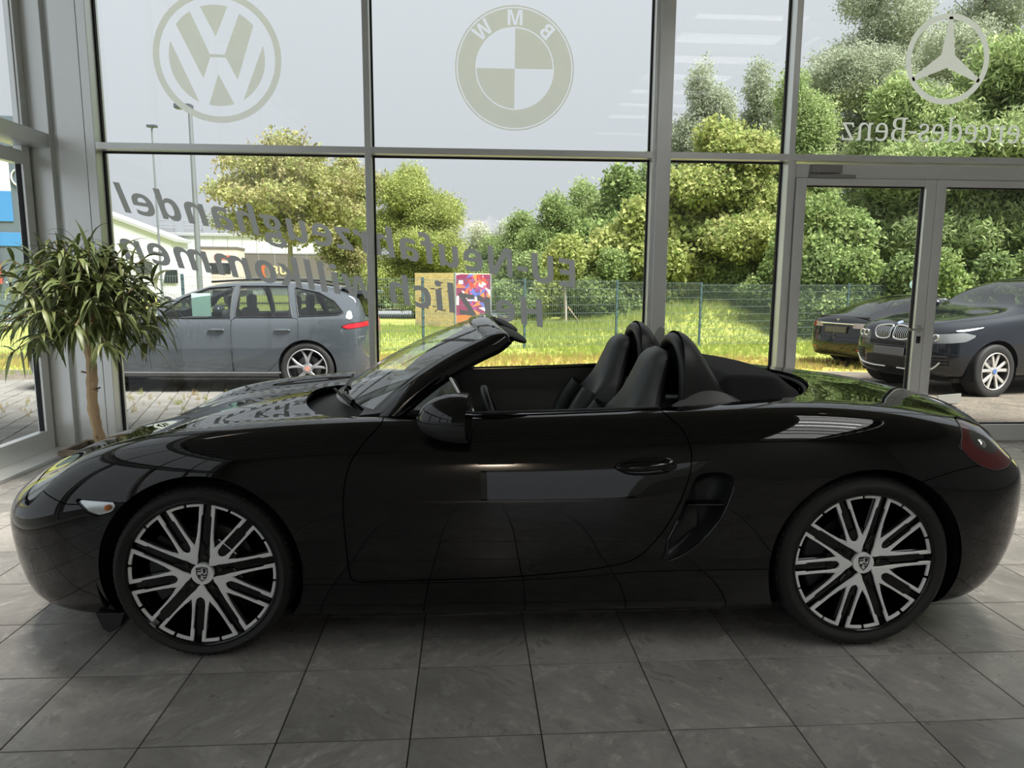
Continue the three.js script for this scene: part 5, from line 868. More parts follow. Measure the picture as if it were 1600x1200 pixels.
// street lamps
function lampPost(label, u, d, topV, r, arm) {
  const [x, z] = spot(u, d), y = gy(x, z), h = highOf(topV, d) - y, g = thing('street_lamp', label, 'street lamp', [x, y, z]), m = std(lin(0.20, 0.22, 0.235), 0.5, 0.4);
  mesh('pole', cyl(r, r * 0.6, h, 0, 0, 0, 14), m, g); mesh('arm', bar([0, h - 0.05, 0], [arm, h + 0.08, 0], r * 0.45), m, g); mesh('lamp_head', rbox(arm - 0.35, arm + 0.2, h + 0.04, h + 0.2, -0.14, 0.14, 0.04, 2), std(lin(0.06, 0.07, 0.09), 0.4), g); mesh('base_collar', cyl(r * 1.4, r * 1.2, 0.5, 0, 0, 0, 14), m, g);
}
lampPost('tall grey street lamp with dark head beside the plane tree', 316, 24, 190, 0.105, -0.12); lampPost('slim grey street lamp pole behind the plant', 257, 42, 216, 0.075, 0.1); lampPost('small distant street lamp over the lime tree', 690, 60, 342, 0.07, 0.5);
{ // sign pylon seen through the left glass wall
  const [x, z] = spot(12, 27), g = thing('sign_pylon', 'slate sign pylon with blue and white panels and red edge pole', 'sign', [x, gy(x, z), z], 0.12);
  const slate = std(lin(0.10, 0.13, 0.155), 0.5), blue = std(lin(0.055, 0.22, 0.48), 0.45), white = std(lin(0.68, 0.70, 0.68), 0.5), red = std(lin(0.36, 0.055, 0.03), 0.5);
  mesh('pylon_body', rbox(-1.3, 1.0, 0, 7.6, -0.5, 0, 0.03, 1), slate, g); mesh('panel', rbox(-1.28, 0.55, 4.9, 6.0, 0, 0.03, 0.01, 1), white, g); mesh('panel', rbox(-1.28, 0.55, 3.8, 4.9, 0, 0.035, 0.01, 1), blue, g); mesh('panel', rbox(-1.28, -0.1, 2.95, 3.4, 0, 0.03, 0.01, 1), white, g); mesh('panel', rbox(-0.05, 0.9, 2.9, 3.4, 0, 0.035, 0.01, 1), blue, g); mesh('panel', rbox(-1.28, 0.9, 6.5, 7.1, 0, 0.03, 0.01, 1), slate, g);
  mesh('edge_pole', bar([-0.05, 1.5, 0.12], [-0.35, 7.4, 0.12], 0.10), red, g); for (let i = 0; i < 5; i++) mesh('bolt', cyl(0.03, 0.03, 0.03, 0.12, 0.3 + i * 0.42, 0.02, 8, 'z'), white, g);
  mesh('ring_logo', (() => { const t = new THREE.TorusGeometry(0.33, 0.03, 8, 32); t.translate(0.95, 5.4, 0.05); return t; })(), white, g); mesh('foundation', rbox(-1.5, 1.2, -0.3, 0.06, -0.7, 0.2, 0.02, 1), std(lin(0.3, 0.3, 0.29), 0.9), g);
}
{ // round traffic sign behind the parked cars
  const [x, z] = spot(1422, 19), y = gy(x, z), g = thing('round_sign', 'round pale blue sign on a thin post behind the fence', 'sign', [x, y, z], -0.4), top = highOf(441, 19) - y;
  mesh('post', cyl(0.03, 0.03, top + 0.1, 0, 0, 0, 10), std(lin(0.10, 0.24, 0.30), 0.5), g); mesh('sign_disc', cyl(0.13, 0.13, 0.02, 0, top, 0.04, 28, 'z'), std(lin(0.36, 0.55, 0.58), 0.5), g); mesh('sign_band', box(-0.09, 0.09, top - 0.025, top + 0.025, 0.05, 0.054), std(lin(0.55, 0.66, 0.68), 0.5), g);
}

// ---------------------------------------------------------------- parked cars outside
const tintGlass = phys(lin(0.52, 0.56, 0.55), 0.0, 0, { transmission: 1, thickness: 0, ior: 1.6 }), cabinTrim = std(lin(0.10, 0.10, 0.105), 0.85), seatCloth = std(lin(0.14, 0.14, 0.145), 0.9), underbody = std(lin(0.03, 0.03, 0.03), 0.9);
function spokeWheel(parent, R, rimR, w, x, z, y, spokes, metal, cap) { // spokes: list of [halfAngle, width root, width rim]
  const g = new THREE.Group(); g.name = 'wheel'; parent.add(g); g.position.set(x, y, z); if (z < 0) g.rotation.y = Math.PI;
  mesh('tyre', tyreGeo(R, w, rimR), rubberMat, g);
  const bg = new THREE.LatheGeometry([[rimR + 0.002, -0.006], [rimR - 0.014, -0.008], [rimR - 0.03, -0.06], [rimR - 0.04, -w + 0.02]].map(([r, zz]) => new THREE.Vector2(r, zz)), 48); bg.rotateX(Math.PI / 2); const bm = plasticBlack.clone(); bm.side = THREE.DoubleSide; mesh('rim_barrel', bg, bm, g);
  const lip = new THREE.TorusGeometry(rimR - 0.008, 0.009, 8, 48); lip.translate(0, 0, -0.006); mesh('rim_lip', lip, metal, g);
  const n = spokes.n; for (let k = 0; k < n; k++) for (const s of spokes.twin ? [-1, 1] : [0]) {
    const a = k / n * Math.PI * 2 + 0.3, d = spokes.spread ?? 0.2, p = (r, t) => [r * Math.cos(a + t), r * Math.sin(a + t)], c = spokes.curve ?? 0;
    const o = []; for (let i = 0; i <= 6; i++) { const q = i / 6, r = lerp(0.05, rimR - 0.01, q), t = s * d * (spokes.twin === 'v' ? q : 0.55 + 0.45 * Math.sin(q * Math.PI * 0.5)) + c * Math.sin(q * Math.PI), wd = lerp(spokes.w0, spokes.w1, q) / Math.max(r, 0.06); o.push([p(r, t - wd), p(r, t + wd)]); }
    mesh('spoke', extr(sh([...o.map((q) => q[0]), ...o.map((q) => q[1]).reverse()]), 0.018, -0.04, 0.004), metal, g);
  }
  mesh('hub', cyl(0.072, 0.06, 0.03, 0, 0, -0.032, 24, 'z'), metal, g); mesh('centre_cap', cyl(0.034, 0.034, 0.012, 0, 0, -0.014, 24, 'z'), cap ?? chromeMat, g);
  mesh('brake_disc', cyl(0.16, 0.16, 0.02, 0, 0, -0.12, 32, 'z'), discMat, g); return g;
}
function closedCar(o) {
  const g = thing(o.name, o.label, 'car', o.pos, o.turn), N = [], st = (s) => [[s.x, 0.2, 0.55], [s.x, o.low ?? 0.2, s.s - 0.03], [s.x, (o.low ?? 0.2) + 0.11, s.s], [s.x, 0.5, s.m], [s.x, s.b[0] - 0.15, s.m], [s.x, s.b[0] - 0.03, s.b[1] + 0.012], [s.x, s.b[0] + 0.02, s.b[1] - 0.02], [s.x, lerp(s.b[0], s.e[0], 0.52), lerp(s.b[1], s.e[1], 0.42)], [s.x, s.e[0] - 0.012, s.e[1] + 0.025], [s.x, s.e[0] + 0.025, s.e[1] - 0.07], [s.x, s.c - 0.004, s.e[1] * 0.45], [s.x, s.c, 0]];
  const end = (prof, s, rev) => { const c = st(s), out = [0, 1, 2].map((k) => c.map((p, r) => [lerp(prof[r][0], p[0], [0, 0.07, 0.38][k]), lerp(prof[r][1], p[1], [0, 0.12, 0.5][k]), p[2] * [0, 0.5, 0.84][k]])); return rev ? out.reverse() : out; };
  N.push(...end(o.nose, o.st[0])); for (const s of o.st) N.push(st(s)); N.push(...end(o.tail, o.st[o.st.length - 1], true));
  let S = netSkin(N, 7, 5); const full = S;
  for (const [ax, ay, r] of o.arches) S = cut(S, (x, y, z) => z < 0.4 ? 1 : Math.hypot(x - ax, y - ay) - r);
  const both = (s) => [s, mirrorSkin(s)]; const take = (f, gp = 0.002) => { const [a, b] = split(S, f, gp); S = b; return a; };
  const made = {};
  for (const w of o.windows) { const f = sdPoly(w.pts), P = take((x, y, z) => z < 0.3 || y < 0.7 ? 1 : f(x, y), 0.004); made[w.name] = P; both(P).forEach((s) => mesh('side_window', skinGeo(s, 0), tintGlass, g)); if (w.trim) both(P).forEach((s, i) => { const pts = w.pts.flatMap((p, k) => { const q = w.pts[(k + 1) % w.pts.length]; return [0, 0.05, 0.35, 0.65, 0.95].map((t) => [lerp(p[0], q[0], t), lerp(p[1], q[1], t)]); }).map(([x, y]) => { const [p, n] = skinAt(full, x, y, 1); return [p[0] + n[0] * 0.003, p[1] + n[1] * 0.003, (p[2] + n[2] * 0.003) * (i ? -1 : 1)]; }); mesh('window_trim', tube(pts, w.tr ?? 0.008, 80, 6, true), w.trim, g); }); }
  for (const [nm, x0, x1, hw, bow] of o.screens) { const P = take((x, y, z) => y < 0.75 ? 1 : Math.max(x0 + bow * z * z - x, x - x1 - bow * 0.6 * z * z, Math.abs(z) - hw(x)), 0.003); mesh(nm, skinGeo(both(P), 0), tintGlass, g); }
  for (const p of o.panels ?? []) { const P = take(p.f, p.gap ?? 0.003); const ms = p.mat ?? o.paint; if (p.one) mesh(p.name, skinGeo(both(P), 0.01), ms, g); else both(P).forEach((s) => mesh(p.name, skinGeo(s, 0.012), ms, g)); made[p.name] = P; }
  mesh('body', skinGeo(both(S), 0.03), o.paint, g);
  mesh('cabin_floor', [rbox(o.cabin[0], o.cabin[1], 0.3, 0.42, -0.78, 0.78, 0.04, 1), rbox(o.cabin[0] - 0.15, o.cabin[0] + 0.25, 0.6, o.cabin[2] + 0.02, -0.72, 0.72, 0.08, 2), rbox(o.cabin[1] - 0.35, o.cabin[1], 0.42, o.cabin[2] - 0.02, -0.74, 0.74, 0.05, 1)], cabinTrim, g);
  for (const z of [-0.37, 0.37]) for (const x of o.seats) mesh('seat', [rbox(x - 0.45, x + 0.1, 0.42, 0.6, z - 0.25, z + 0.25, 0.06, 2), rbox(x, x + 0.15, 0.5, o.cabin[2] + 0.18, z - 0.24, z + 0.24, 0.07, 2), rbox(x + 0.06, x + 0.15, o.cabin[2] + 0.16, o.cabin[2] + 0.36, z - 0.13, z + 0.13, 0.045, 2)], seatCloth, g);
  mesh('underside', rbox(o.st[0].x, o.st[o.st.length - 1].x, 0.2, 0.34, -0.78, 0.78, 0.03, 1), underbody, g);
  o.arches.forEach(([ax, ay, r]) => [1, -1].forEach((s) => { const c = new THREE.CylinderGeometry(r + 0.01, r + 0.01, 0.36, 28, 1, true, -2, 4); c.rotateX(-Math.PI / 2); c.translate(ax, ay, s * (o.st[2].m - 0.22)); const d = new THREE.CircleGeometry(r + 0.01, 28); d.translate(ax, ay, s * (o.st[2].m - 0.36)); mesh('wheel_liner', [c, d], std(lin(0.004, 0.004, 0.004), 0.95, 0, { side: THREE.DoubleSide }), g); }));
  return { g, full, S, made };
}
const noseAt = (full, z, y, sg = 1, front = true) => { const e = projAt(full, Math.abs(z), y, 2, 1, front ? -1 : 1); if (e) return z < 0 ? [[e[0][0], e[0][1], -e[0][2]], [e[1][0], e[1][1], -e[1][2]]] : e; let best = 1e9, r = 0; const mid = 1.5; for (let i = 0; i < full.P.length; i++) { const p = full.P[i]; if (front ? p[0] > mid : p[0] < mid) continue; const d = (p[2] - Math.abs(z)) ** 2 + (p[1] - y) ** 2; if (d < best) { best = d; r = i; } } const p = full.P[r], n = full.N[r]; return z < 0 ? [[p[0], p[1], -p[2]], [n[0], n[1], -n[2]]] : [p, n]; };
{ // estate car on the left
  const paint = phys(lin(0.060, 0.070, 0.080), 0.02, 0, { ior: 1.75 }), [wx, wz] = spot(477, 9.2), turn = -2 * Math.PI / 180;
  const bx = wx - 2.96 * Math.cos(turn) - 0.93 * Math.sin(turn), bz = wz + 2.96 * Math.sin(turn) - 0.93 * Math.cos(turn);
  const { g, full } = closedCar({
    name: 'estate_car', label: 'dark grey estate car with a price sheet in its front window', pos: [bx, gy(bx + 1.5, bz), bz], turn, paint, low: 0.2,
    st: [[-0.55, [0.70, 0.82], [0.80, 0.60], 0.83, 0.86, 0.88], [-0.1, [0.80, 0.88], [0.90, 0.66], 0.93, 0.90, 0.93], [0.35, [0.87, 0.90], [0.955, 0.68], 0.98, 0.90, 0.94], [0.75, [0.915, 0.905], [1.02, 0.68], 1.05, 0.90, 0.94], [1.15, [0.94, 0.905], [1.22, 0.645], 1.28, 0.90, 0.94], [1.55, [0.955, 0.905], [1.38, 0.60], 1.44, 0.90, 0.94], [2.05, [0.965, 0.905], [1.43, 0.585], 1.49, 0.90, 0.94], [2.6, [0.98, 0.905], [1.43, 0.58], 1.49, 0.90, 0.945], [3.0, [0.995, 0.90], [1.405, 0.57], 1.465, 0.90, 0.945], [3.32, [1.01, 0.88], [1.36, 0.56], 1.42, 0.90, 0.93], [3.56, [1.01, 0.84], [1.28, 0.53], 1.36, 0.86, 0.89]].map(([x, b, e, c, s, m]) => ({ x, b, e, c, s, m })),
    nose: [[-0.78, 0.2], [-0.84, 0.2], [-0.88, 0.32], [-0.90, 0.45], [-0.89, 0.56], [-0.86, 0.65], [-0.82, 0.70], [-0.78, 0.73], [-0.72, 0.755], [-0.66, 0.775], [-0.6, 0.79], [-0.5, 0.81]], tail: [[3.60, 0.24], [3.66, 0.25], [3.71, 0.36], [3.74, 0.5], [3.73, 0.72], [3.72, 0.86], [3.70, 0.95], [3.66, 1.08], [3.62, 1.2], [3.63, 1.28], [3.65, 1.32], [3.62, 1.345]],
    arches: [[0, 0.35, 0.375], [2.96, 0.35, 0.375]],
    windows: [{ name: 'front', pts: [[1.0, 0.985], [1.98, 1.005], [1.96, 1.40], [1.62, 1.375], [1.3, 1.24]], trim: plasticBlack }, { name: 'rear', pts: [[2.04, 1.005], [2.78, 1.015], [2.66, 1.405], [2.04, 1.405]], trim: plasticBlack }, { name: 'cargo', pts: [[2.86, 1.02], [3.36, 1.04], [3.43, 1.07], [3.30, 1.21], [3.08, 1.325], [2.76, 1.39]], trim: plasticBlack }],
    screens: [['windscreen', 0.66, 1.52, (x) => lerp(0.66, 0.54, clamp((x - 0.7) / 0.8)), 0.25], ['rear_window', 3.46, 3.70, () => 0.5, -0.3]],
    panels: [{ name: 'headlamp', mat: chromeMat, f: (x, y, z) => z < 0.5 || x > -0.3 ? 1 : Math.max(Math.abs(y - 0.66 - (x + 0.6) * 0.15) - 0.055, x + 0.38) }, { name: 'tail_lamp', mat: phys(lin(0.42, 0.02, 0.03), 0.06), f: (x, y, z) => z < 0.3 || x < 3.3 ? 1 : Math.max(Math.abs(y - 0.895 - (x - 3.5) * 0.12) - 0.034 * smooth(3.34, 3.52, x), 3.34 - x) }, { name: 'front_door', f: (x, y, z) => z < 0.5 ? 1 : Math.max(0.95 - x, x - 2.0, 0.3 - y, y - 0.985) }, { name: 'rear_door', f: (x, y, z) => z < 0.5 ? 1 : Math.max(2.005 - x, x - 2.86 + Math.max(0, 0.75 - y) * 0.9, 0.3 - y, y - 1.0) }],
    cabin: [0.9, 3.6, 0.92], seats: [1.75, 2.6],
  });
  const alloy = std(lin(0.45, 0.45, 0.46), 0.35, 0.6); for (const x of [0, 2.96]) for (const z of [0.925, -0.925]) spokeWheel(g, 0.345, 0.262, 0.22, x, z, 0.345, { n: 5, twin: 'v', spread: 0.3, w0: 0.014, w1: 0.008 }, alloy, std(lin(0.5, 0.25, 0.2), 0.4));
  for (const x of [1.82, 2.66]) { mesh('door_handle', [(() => { const q = new THREE.SphereGeometry(1, 20, 12); q.scale(0.11, 0.018, 0.025); q.translate(x, 0.85, 0.95); return q; })()], paint, g); }
  mesh('sill_trim', rbox(0.42, 2.62, 0.285, 0.30, 0.90, 0.915, 0.005, 1), chromeMat, g); mesh('roof_rail', [tube([[1.65, 1.46, 0.56], [2.3, 1.495, 0.55], [2.9, 1.475, 0.545], [3.3, 1.41, 0.535]], 0.014, 40, 8), tube([[1.65, 1.46, -0.56], [2.3, 1.495, -0.55], [2.9, 1.475, -0.545], [3.3, 1.41, -0.535]], 0.014, 40, 8)], plasticBlack, g);
  mesh('roof_spoiler', prism([[3.34, 1.40], [3.75, 1.335], [3.76, 1.315], [3.53, 1.31]], 1.1, 0.006).translate(0, 0, -0.55), paint, g);
  for (const s of [1, -1]) mesh('door_mirror', (() => { const q = new THREE.SphereGeometry(1, 20, 14); q.scale(0.09, 0.075, 0.12); q.translate(1.12, 1.02, s * 1.03); return q; })(), paint, g);
  mesh('price_sheet', (() => { const q = new THREE.PlaneGeometry(0.25, 0.30); q.translate(1.55, 1.16, 0.69); q.rotateX(-0.0); return q; })(), std(lin(0.55, 0.85, 0.72), 0.8, 0, { side: THREE.DoubleSide }), g).userData.label = 'mint green price sheet';
}
{ // liftback saloon, seen from behind
  const paint = phys(lin(0.006, 0.006, 0.007), 0.02, 0, { ior: 1.6 }), dir = 16.5 * Math.PI / 180, [tx, tz] = spot(1304, 13.9); // centre of the tail
  const fx = Math.cos(dir), fz = -Math.sin(dir), px = tx + 4.05 * fx, pz = tz + 4.05 * fz; // origin = front axle, +x of the car points to its tail
  const { g, full } = closedCar({
    name: 'liftback_car', label: 'black liftback saloon seen from behind with chrome bar between tail lamps', pos: [px, gy(tx, tz) - 0.02, pz], turn: Math.PI + dir, paint, low: 0.19,
    st: [[-0.5, [0.68, 0.84], [0.76, 0.6], 0.79, 0.88, 0.9], [0, [0.80, 0.92], [0.90, 0.66], 0.92, 0.92, 0.96], [0.5, [0.87, 0.95], [0.97, 0.68], 1.0, 0.93, 0.97], [0.9, [0.90, 0.95], [1.10, 0.66], 1.13, 0.93, 0.975], [1.4, [0.915, 0.95], [1.32, 0.58], 1.385, 0.93, 0.975], [1.9, [0.925, 0.95], [1.375, 0.56], 1.435, 0.93, 0.975], [2.4, [0.94, 0.95], [1.365, 0.55], 1.43, 0.93, 0.98], [2.9, [0.955, 0.945], [1.275, 0.54], 1.345, 0.94, 0.985], [3.35, [0.965, 0.92], [1.13, 0.58], 1.21, 0.93, 0.96], [3.7, [0.955, 0.87], [1.025, 0.6], 1.085, 0.90, 0.92]].map(([x, b, e, c, s, m]) => ({ x, b, e, c, s, m })),
    nose: [[-0.75, 0.2], [-0.82, 0.2], [-0.88, 0.3], [-0.9, 0.42], [-0.89, 0.52], [-0.86, 0.6], [-0.82, 0.64], [-0.78, 0.67], [-0.72, 0.70], [-0.66, 0.73], [-0.6, 0.75], [-0.5, 0.77]], tail: [[3.9, 0.22], [4.0, 0.24], [4.06, 0.35], [4.09, 0.48], [4.05, 0.66], [4.03, 0.80], [4.02, 0.88], [4.0, 0.92], [3.98, 0.955], [3.96, 0.97], [3.95, 0.98], [3.93, 0.985]],
    arches: [[0, 0.35, 0.385], [2.96, 0.35, 0.385]],
    windows: [{ name: 'front', pts: [[0.95, 0.955], [1.85, 0.965], [1.85, 1.34], [1.45, 1.30], [1.15, 1.14]] }, { name: 'rear', pts: [[1.92, 0.965], [2.8, 0.995], [3.02, 1.03], [2.75, 1.22], [2.4, 1.32], [1.92, 1.345]], trim: chromeMat, tr: 0.014 }],
    screens: [['windscreen', 0.6, 1.45, (x) => lerp(0.66, 0.52, clamp((x - 0.7) / 0.8)), 0.25], ['rear_window', 2.62, 3.72, () => 0.50, -0.1]],
    panels: [{ name: 'tail_lamp', mat: phys(lin(0.33, 0.015, 0.02), 0.05), f: (x, y, z) => z < 0.60 || x < 3.4 ? 1 : Math.max(Math.abs(y - 0.845 + (4 - x) * 0.02) - 0.055, 3.52 - x) }, { name: 'reversing_lamp', mat: phys(lin(0.42, 0.36, 0.36), 0.05), f: (x, y, z) => z < 0.36 || x < 3.6 ? 1 : Math.max(Math.abs(y - 0.84) - 0.052, 0.37 - z) }, { name: 'reflector', mat: phys(lin(0.25, 0.02, 0.02), 0.08), f: (x, y, z) => x < 3.6 || z < 0.45 ? 1 : Math.max(Math.abs(y - 0.385) - 0.022, z - 0.72, 0.48 - z) }, { name: 'tailgate', one: true, f: (x, y, z) => x < 3.66 ? 1 : Math.max(0.60 - y + 0.1 * z * z, Math.abs(z) - 0.66 + Math.max(0, 0.75 - y) * 0.8, y - 1.2) }],
    cabin: [0.9, 3.3, 0.88], seats: [1.55, 2.45],
  });
  const alloy = std(lin(0.3, 0.3, 0.31), 0.35, 0.7); for (const x of [0, 2.96]) for (const z of [0.955, -0.955]) spokeWheel(g, 0.35, 0.25, 0.24, x, z, 0.35, { n: 5, twin: true, spread: 0.16, w0: 0.016, w1: 0.012 }, alloy);
  const on = (z, y, k = 0.006) => { const [p, n] = noseAt(full, z, y, 1, false); return p.map((v, i) => v + n[i] * k); };
  mesh('chrome_bar', tube([-0.42, -0.2, 0, 0.2, 0.42].map((z) => on(z, 0.865, 0.004)), 0.016, 30, 8), chromeMat, g);
  mesh('spoiler_lip', tube([-0.62, -0.3, 0, 0.3, 0.62].map((z) => { const q = on(z, 0.975, 0.012); return [3.90 - 0.12 * z * z, 0.995, z]; }), 0.016, 30, 8), plasticBlack, g);
  const c = on(0, 0.755, 0.012), pl = new THREE.Group(); pl.name = 'number_plate'; g.add(pl); mesh('plate', rbox(c[0] - 0.004, c[0] + 0.008, 0.70, 0.81, -0.26, 0.26, 0.004, 1), std(lin(0.10, 0.10, 0.10), 0.5), pl); mesh('plate_frame', [rbox(c[0] - 0.02, c[0] + 0.004, 0.685, 0.825, -0.28, 0.28, 0.006, 1)], plasticBlack, pl);
  const e = on(0, 0.935, 0.004); mesh('tail_badge', [rbox(e[0], e[0] + 0.006, 0.945, 0.957, -0.035, 0.035, 0.002, 1), rbox(e[0], e[0] + 0.006, 0.90, 0.947, -0.009, 0.009, 0.002, 1)], chromeMat, g);
}
{ // sport-utility car facing the showroom door
  const paint = phys(lin(0.008, 0.010, 0.014), 0.02, 0, { ior: 1.6 }), turn = 15 * Math.PI / 180, [wx, wz] = spot(1560, 9.75), bx = wx - 0.965 * Math.sin(turn), bz = wz - 0.965 * Math.cos(turn);
  const { g, full } = closedCar({
    name: 'sport_utility_car', label: 'black sport-utility car with twin kidney grille parked outside the glass door', pos: [bx, gy(wx, wz) - 0.03, bz], turn, paint, low: 0.27,
    st: [[-0.5, [0.93, 0.86], [1.03, 0.62], 1.06, 0.90, 0.93], [0, [1.02, 0.94], [1.10, 0.68], 1.13, 0.95, 0.985], [0.45, [1.07, 0.97], [1.145, 0.70], 1.175, 0.95, 0.99], [0.85, [1.10, 0.97], [1.22, 0.72], 1.25, 0.95, 0.99], [1.25, [1.12, 0.97], [1.46, 0.67], 1.51, 0.95, 0.99], [1.65, [1.135, 0.97], [1.60, 0.63], 1.66, 0.95, 0.99], [2.2, [1.15, 0.97], [1.635, 0.61], 1.70, 0.95, 0.995], [2.8, [1.17, 0.96], [1.58, 0.6], 1.66, 0.96, 1.0], [3.3, [1.19, 0.94], [1.46, 0.58], 1.54, 0.95, 0.98], [3.65, [1.18, 0.9], [1.32, 0.6], 1.38, 0.92, 0.94]].map(([x, b, e, c, s, m]) => ({ x, b, e, c, s, m })),
    nose: [[-0.70, 0.27], [-0.78, 0.28], [-0.84, 0.38], [-0.88, 0.50], [-0.88, 0.68], [-0.86, 0.82], [-0.84, 0.90], [-0.80, 0.96], [-0.74, 1.0], [-0.66, 1.02], [-0.58, 1.035], [-0.48, 1.05]], tail: [[3.8, 0.3], [3.95, 0.32], [4.0, 0.42], [4.03, 0.55], [4.0, 0.8], [3.97, 0.98], [3.95, 1.1], [3.9, 1.18], [3.86, 1.23], [3.84, 1.26], [3.82, 1.28], [3.8, 1.29]],
    arches: [[0, 0.385, 0.42], [2.93, 0.385, 0.42]],
    windows: [{ name: 'front', pts: [[1.05, 1.155], [1.95, 1.185], [1.95, 1.57], [1.6, 1.53], [1.3, 1.37]], trim: plasticBlack }, { name: 'rear', pts: [[2.02, 1.185], [2.9, 1.22], [3.2, 1.27], [2.75, 1.49], [2.3, 1.57], [2.02, 1.575]], trim: plasticBlack }],
    screens: [['windscreen', 0.72, 1.62, (x) => lerp(0.70, 0.58, clamp((x - 0.8) / 0.8)), 0.22], ['rear_window', 3.3, 3.7, () => 0.52, -0.1]],
    panels: [{ name: 'bonnet', one: true, f: (x, y, z) => x > 0.75 || y < 0.9 ? 1 : Math.max(Math.abs(z) - table([-0.7, 0, 0.7], [0.52, 0.74, 0.78])(x), -0.70 + 0.2 * z * z - x, x - 0.70 - 0.22 * z * z) }, { name: 'headlamp', mat: phys(lin(0.17, 0.18, 0.185), 0.05), f: (x, y, z) => z < 0.40 || x > 0 ? 1 : Math.max(Math.abs(y - 0.835 - (x + 0.6) * 0.12) - 0.060 * smooth(-0.30, -0.52, x) - 0.006, x + 0.33, 0.42 - z) }],
    cabin: [1.0, 3.3, 1.05], seats: [1.75, 2.65],
  });
  const alloy = std(lin(0.55, 0.53, 0.49), 0.35, 0.4), cap = std(lin(0.08, 0.16, 0.4), 0.3); for (const x of [0, 2.93]) for (const z of [0.975, -0.975]) spokeWheel(g, 0.375, 0.262, 0.26, x, z, 0.375, { n: 5, twin: true, spread: 0.26, w0: 0.014, w1: 0.019, curve: 0 }, alloy, cap);
  const on = (z, y, k = 0.006) => { const [p, n] = noseAt(full, z, y); return p.map((v, i) => v + n[i] * k); };
  for (const s of [1, -1]) {
    const k = new THREE.Group(); k.name = 'kidney_grille'; g.add(k); const loop = [[0.035, 0.955], [0.20, 0.955], [0.305, 0.925], [0.315, 0.87], [0.27, 0.79], [0.10, 0.775], [0.035, 0.80], [0.03, 0.88]];
    mesh('grille_frame', tube(loop.map(([z, y]) => on(z * s, y, 0.012)), 0.013, 60, 8, true), chromeMat, k);
    mesh('grille_back', grid((u, v) => on(lerp(0.04, 0.30, u) * s, lerp(0.785, 0.945, v), 0.002), 8, 6), std(lin(0.004, 0.004, 0.004), 0.8, 0, { side: THREE.DoubleSide }), k);
    for (let i = 0; i < 8; i++) { const z = (0.06 + i * 0.031) * s; mesh('grille_slat', tube([on(z, 0.79, 0.01), on(z, 0.86, 0.018), on(z, 0.945, 0.008)], 0.0055, 10, 6), chromeMat, k); }
    const hl = new THREE.Group(); hl.name = 'lamp_unit'; g.add(hl); for (const zz of [0.52, 0.64]) { const q = on(zz * s, 0.83, 0.003), sp = new THREE.TorusGeometry(0.042, 0.012, 10, 28); sp.rotateY(Math.PI / 2); sp.translate(...q); mesh('lamp_ring', sp, chromeMat, hl); }
    mesh('side_intake', grid((u, v) => on(lerp(0.52, 0.80, u) * s, lerp(0.45, 0.60, v), 0.004), 8, 6), std(lin(0.006, 0.006, 0.006), 0.7, 0, { side: THREE.DoubleSide }), g);
    for (let i = 0; i < 3; i++) mesh('intake_bar', tube([0.54, 0.66, 0.78].map((z) => on(z * s, 0.485 + i * 0.045, 0.008)), 0.007, 12, 6), plasticSatin, g);
    mesh('bumper_trim', tube([on(0.10 * s, 0.36, 0.006), on(0.4 * s, 0.36, 0.006), on(0.62 * s, 0.40, 0.006), on(0.72 * s, 0.50, 0.006)], 0.014, 30, 8), chromeMat, g);
    mesh('door_mirror', (() => { const q = new THREE.SphereGeometry(1, 20, 14); q.scale(0.1, 0.09, 0.13); q.translate(1.15, 1.24, s * 1.1); return q; })(), paint, g);
  }
  mesh('lower_grille', grid((u, v) => on(lerp(-0.46, 0.46, u), lerp(0.40, 0.52, v), 0.004), 16, 5), std(lin(0.006, 0.006, 0.006), 0.7, 0, { side: THREE.DoubleSide }), g); mesh('upper_intake', grid((u, v) => on(lerp(-0.40, 0.40, u), lerp(0.685, 0.745, v), 0.004), 16, 4), std(lin(0.006, 0.006, 0.006), 0.7, 0, { side: THREE.DoubleSide }), g);
  mesh('intake_lip', tube([-0.42, -0.2, 0, 0.2, 0.42].map((z) => on(z, 0.675, 0.008)), 0.012, 30, 8), paint, g);
  const c = on(0, 0.60, 0.03); mesh('number_plate', rbox(c[0] - 0.012, c[0] + 0.006, 0.545, 0.66, -0.265, 0.265, 0.005, 1), std(lin(0.12, 0.125, 0.135), 0.5), g);
  const bd = on(0, 1.005, 0.004), rd = new THREE.Group(); rd.name = 'bonnet_badge'; g.add(rd); const b1 = new THREE.CylinderGeometry(0.04, 0.04, 0.008, 24); b1.rotateZ(0.6); b1.translate(...bd); mesh('badge_disc', b1, std(lin(0.25, 0.3, 0.4), 0.3), rd);
  const fl = thing('floor_plate', 'grey slab standing on the ground beside the front wheel of the sport-utility car', 'plate', [0, 0, 0]); const [qx, qz] = spot(1492, 8.9); fl.position.set(qx, gy(qx, qz), qz); fl.rotation.y = 0.35; mesh('plate_sheet', rbox(-0.22, 0.22, 0.0, 0.12, -0.006, 0.006, 0.003, 1), std(lin(0.22, 0.22, 0.2), 0.3), fl); mesh('plate_foot', rbox(-0.24, -0.16, 0, 0.02, -0.05, 0.05, 0.004, 1), std(lin(0.3, 0.28, 0.25), 0.4), fl);
}

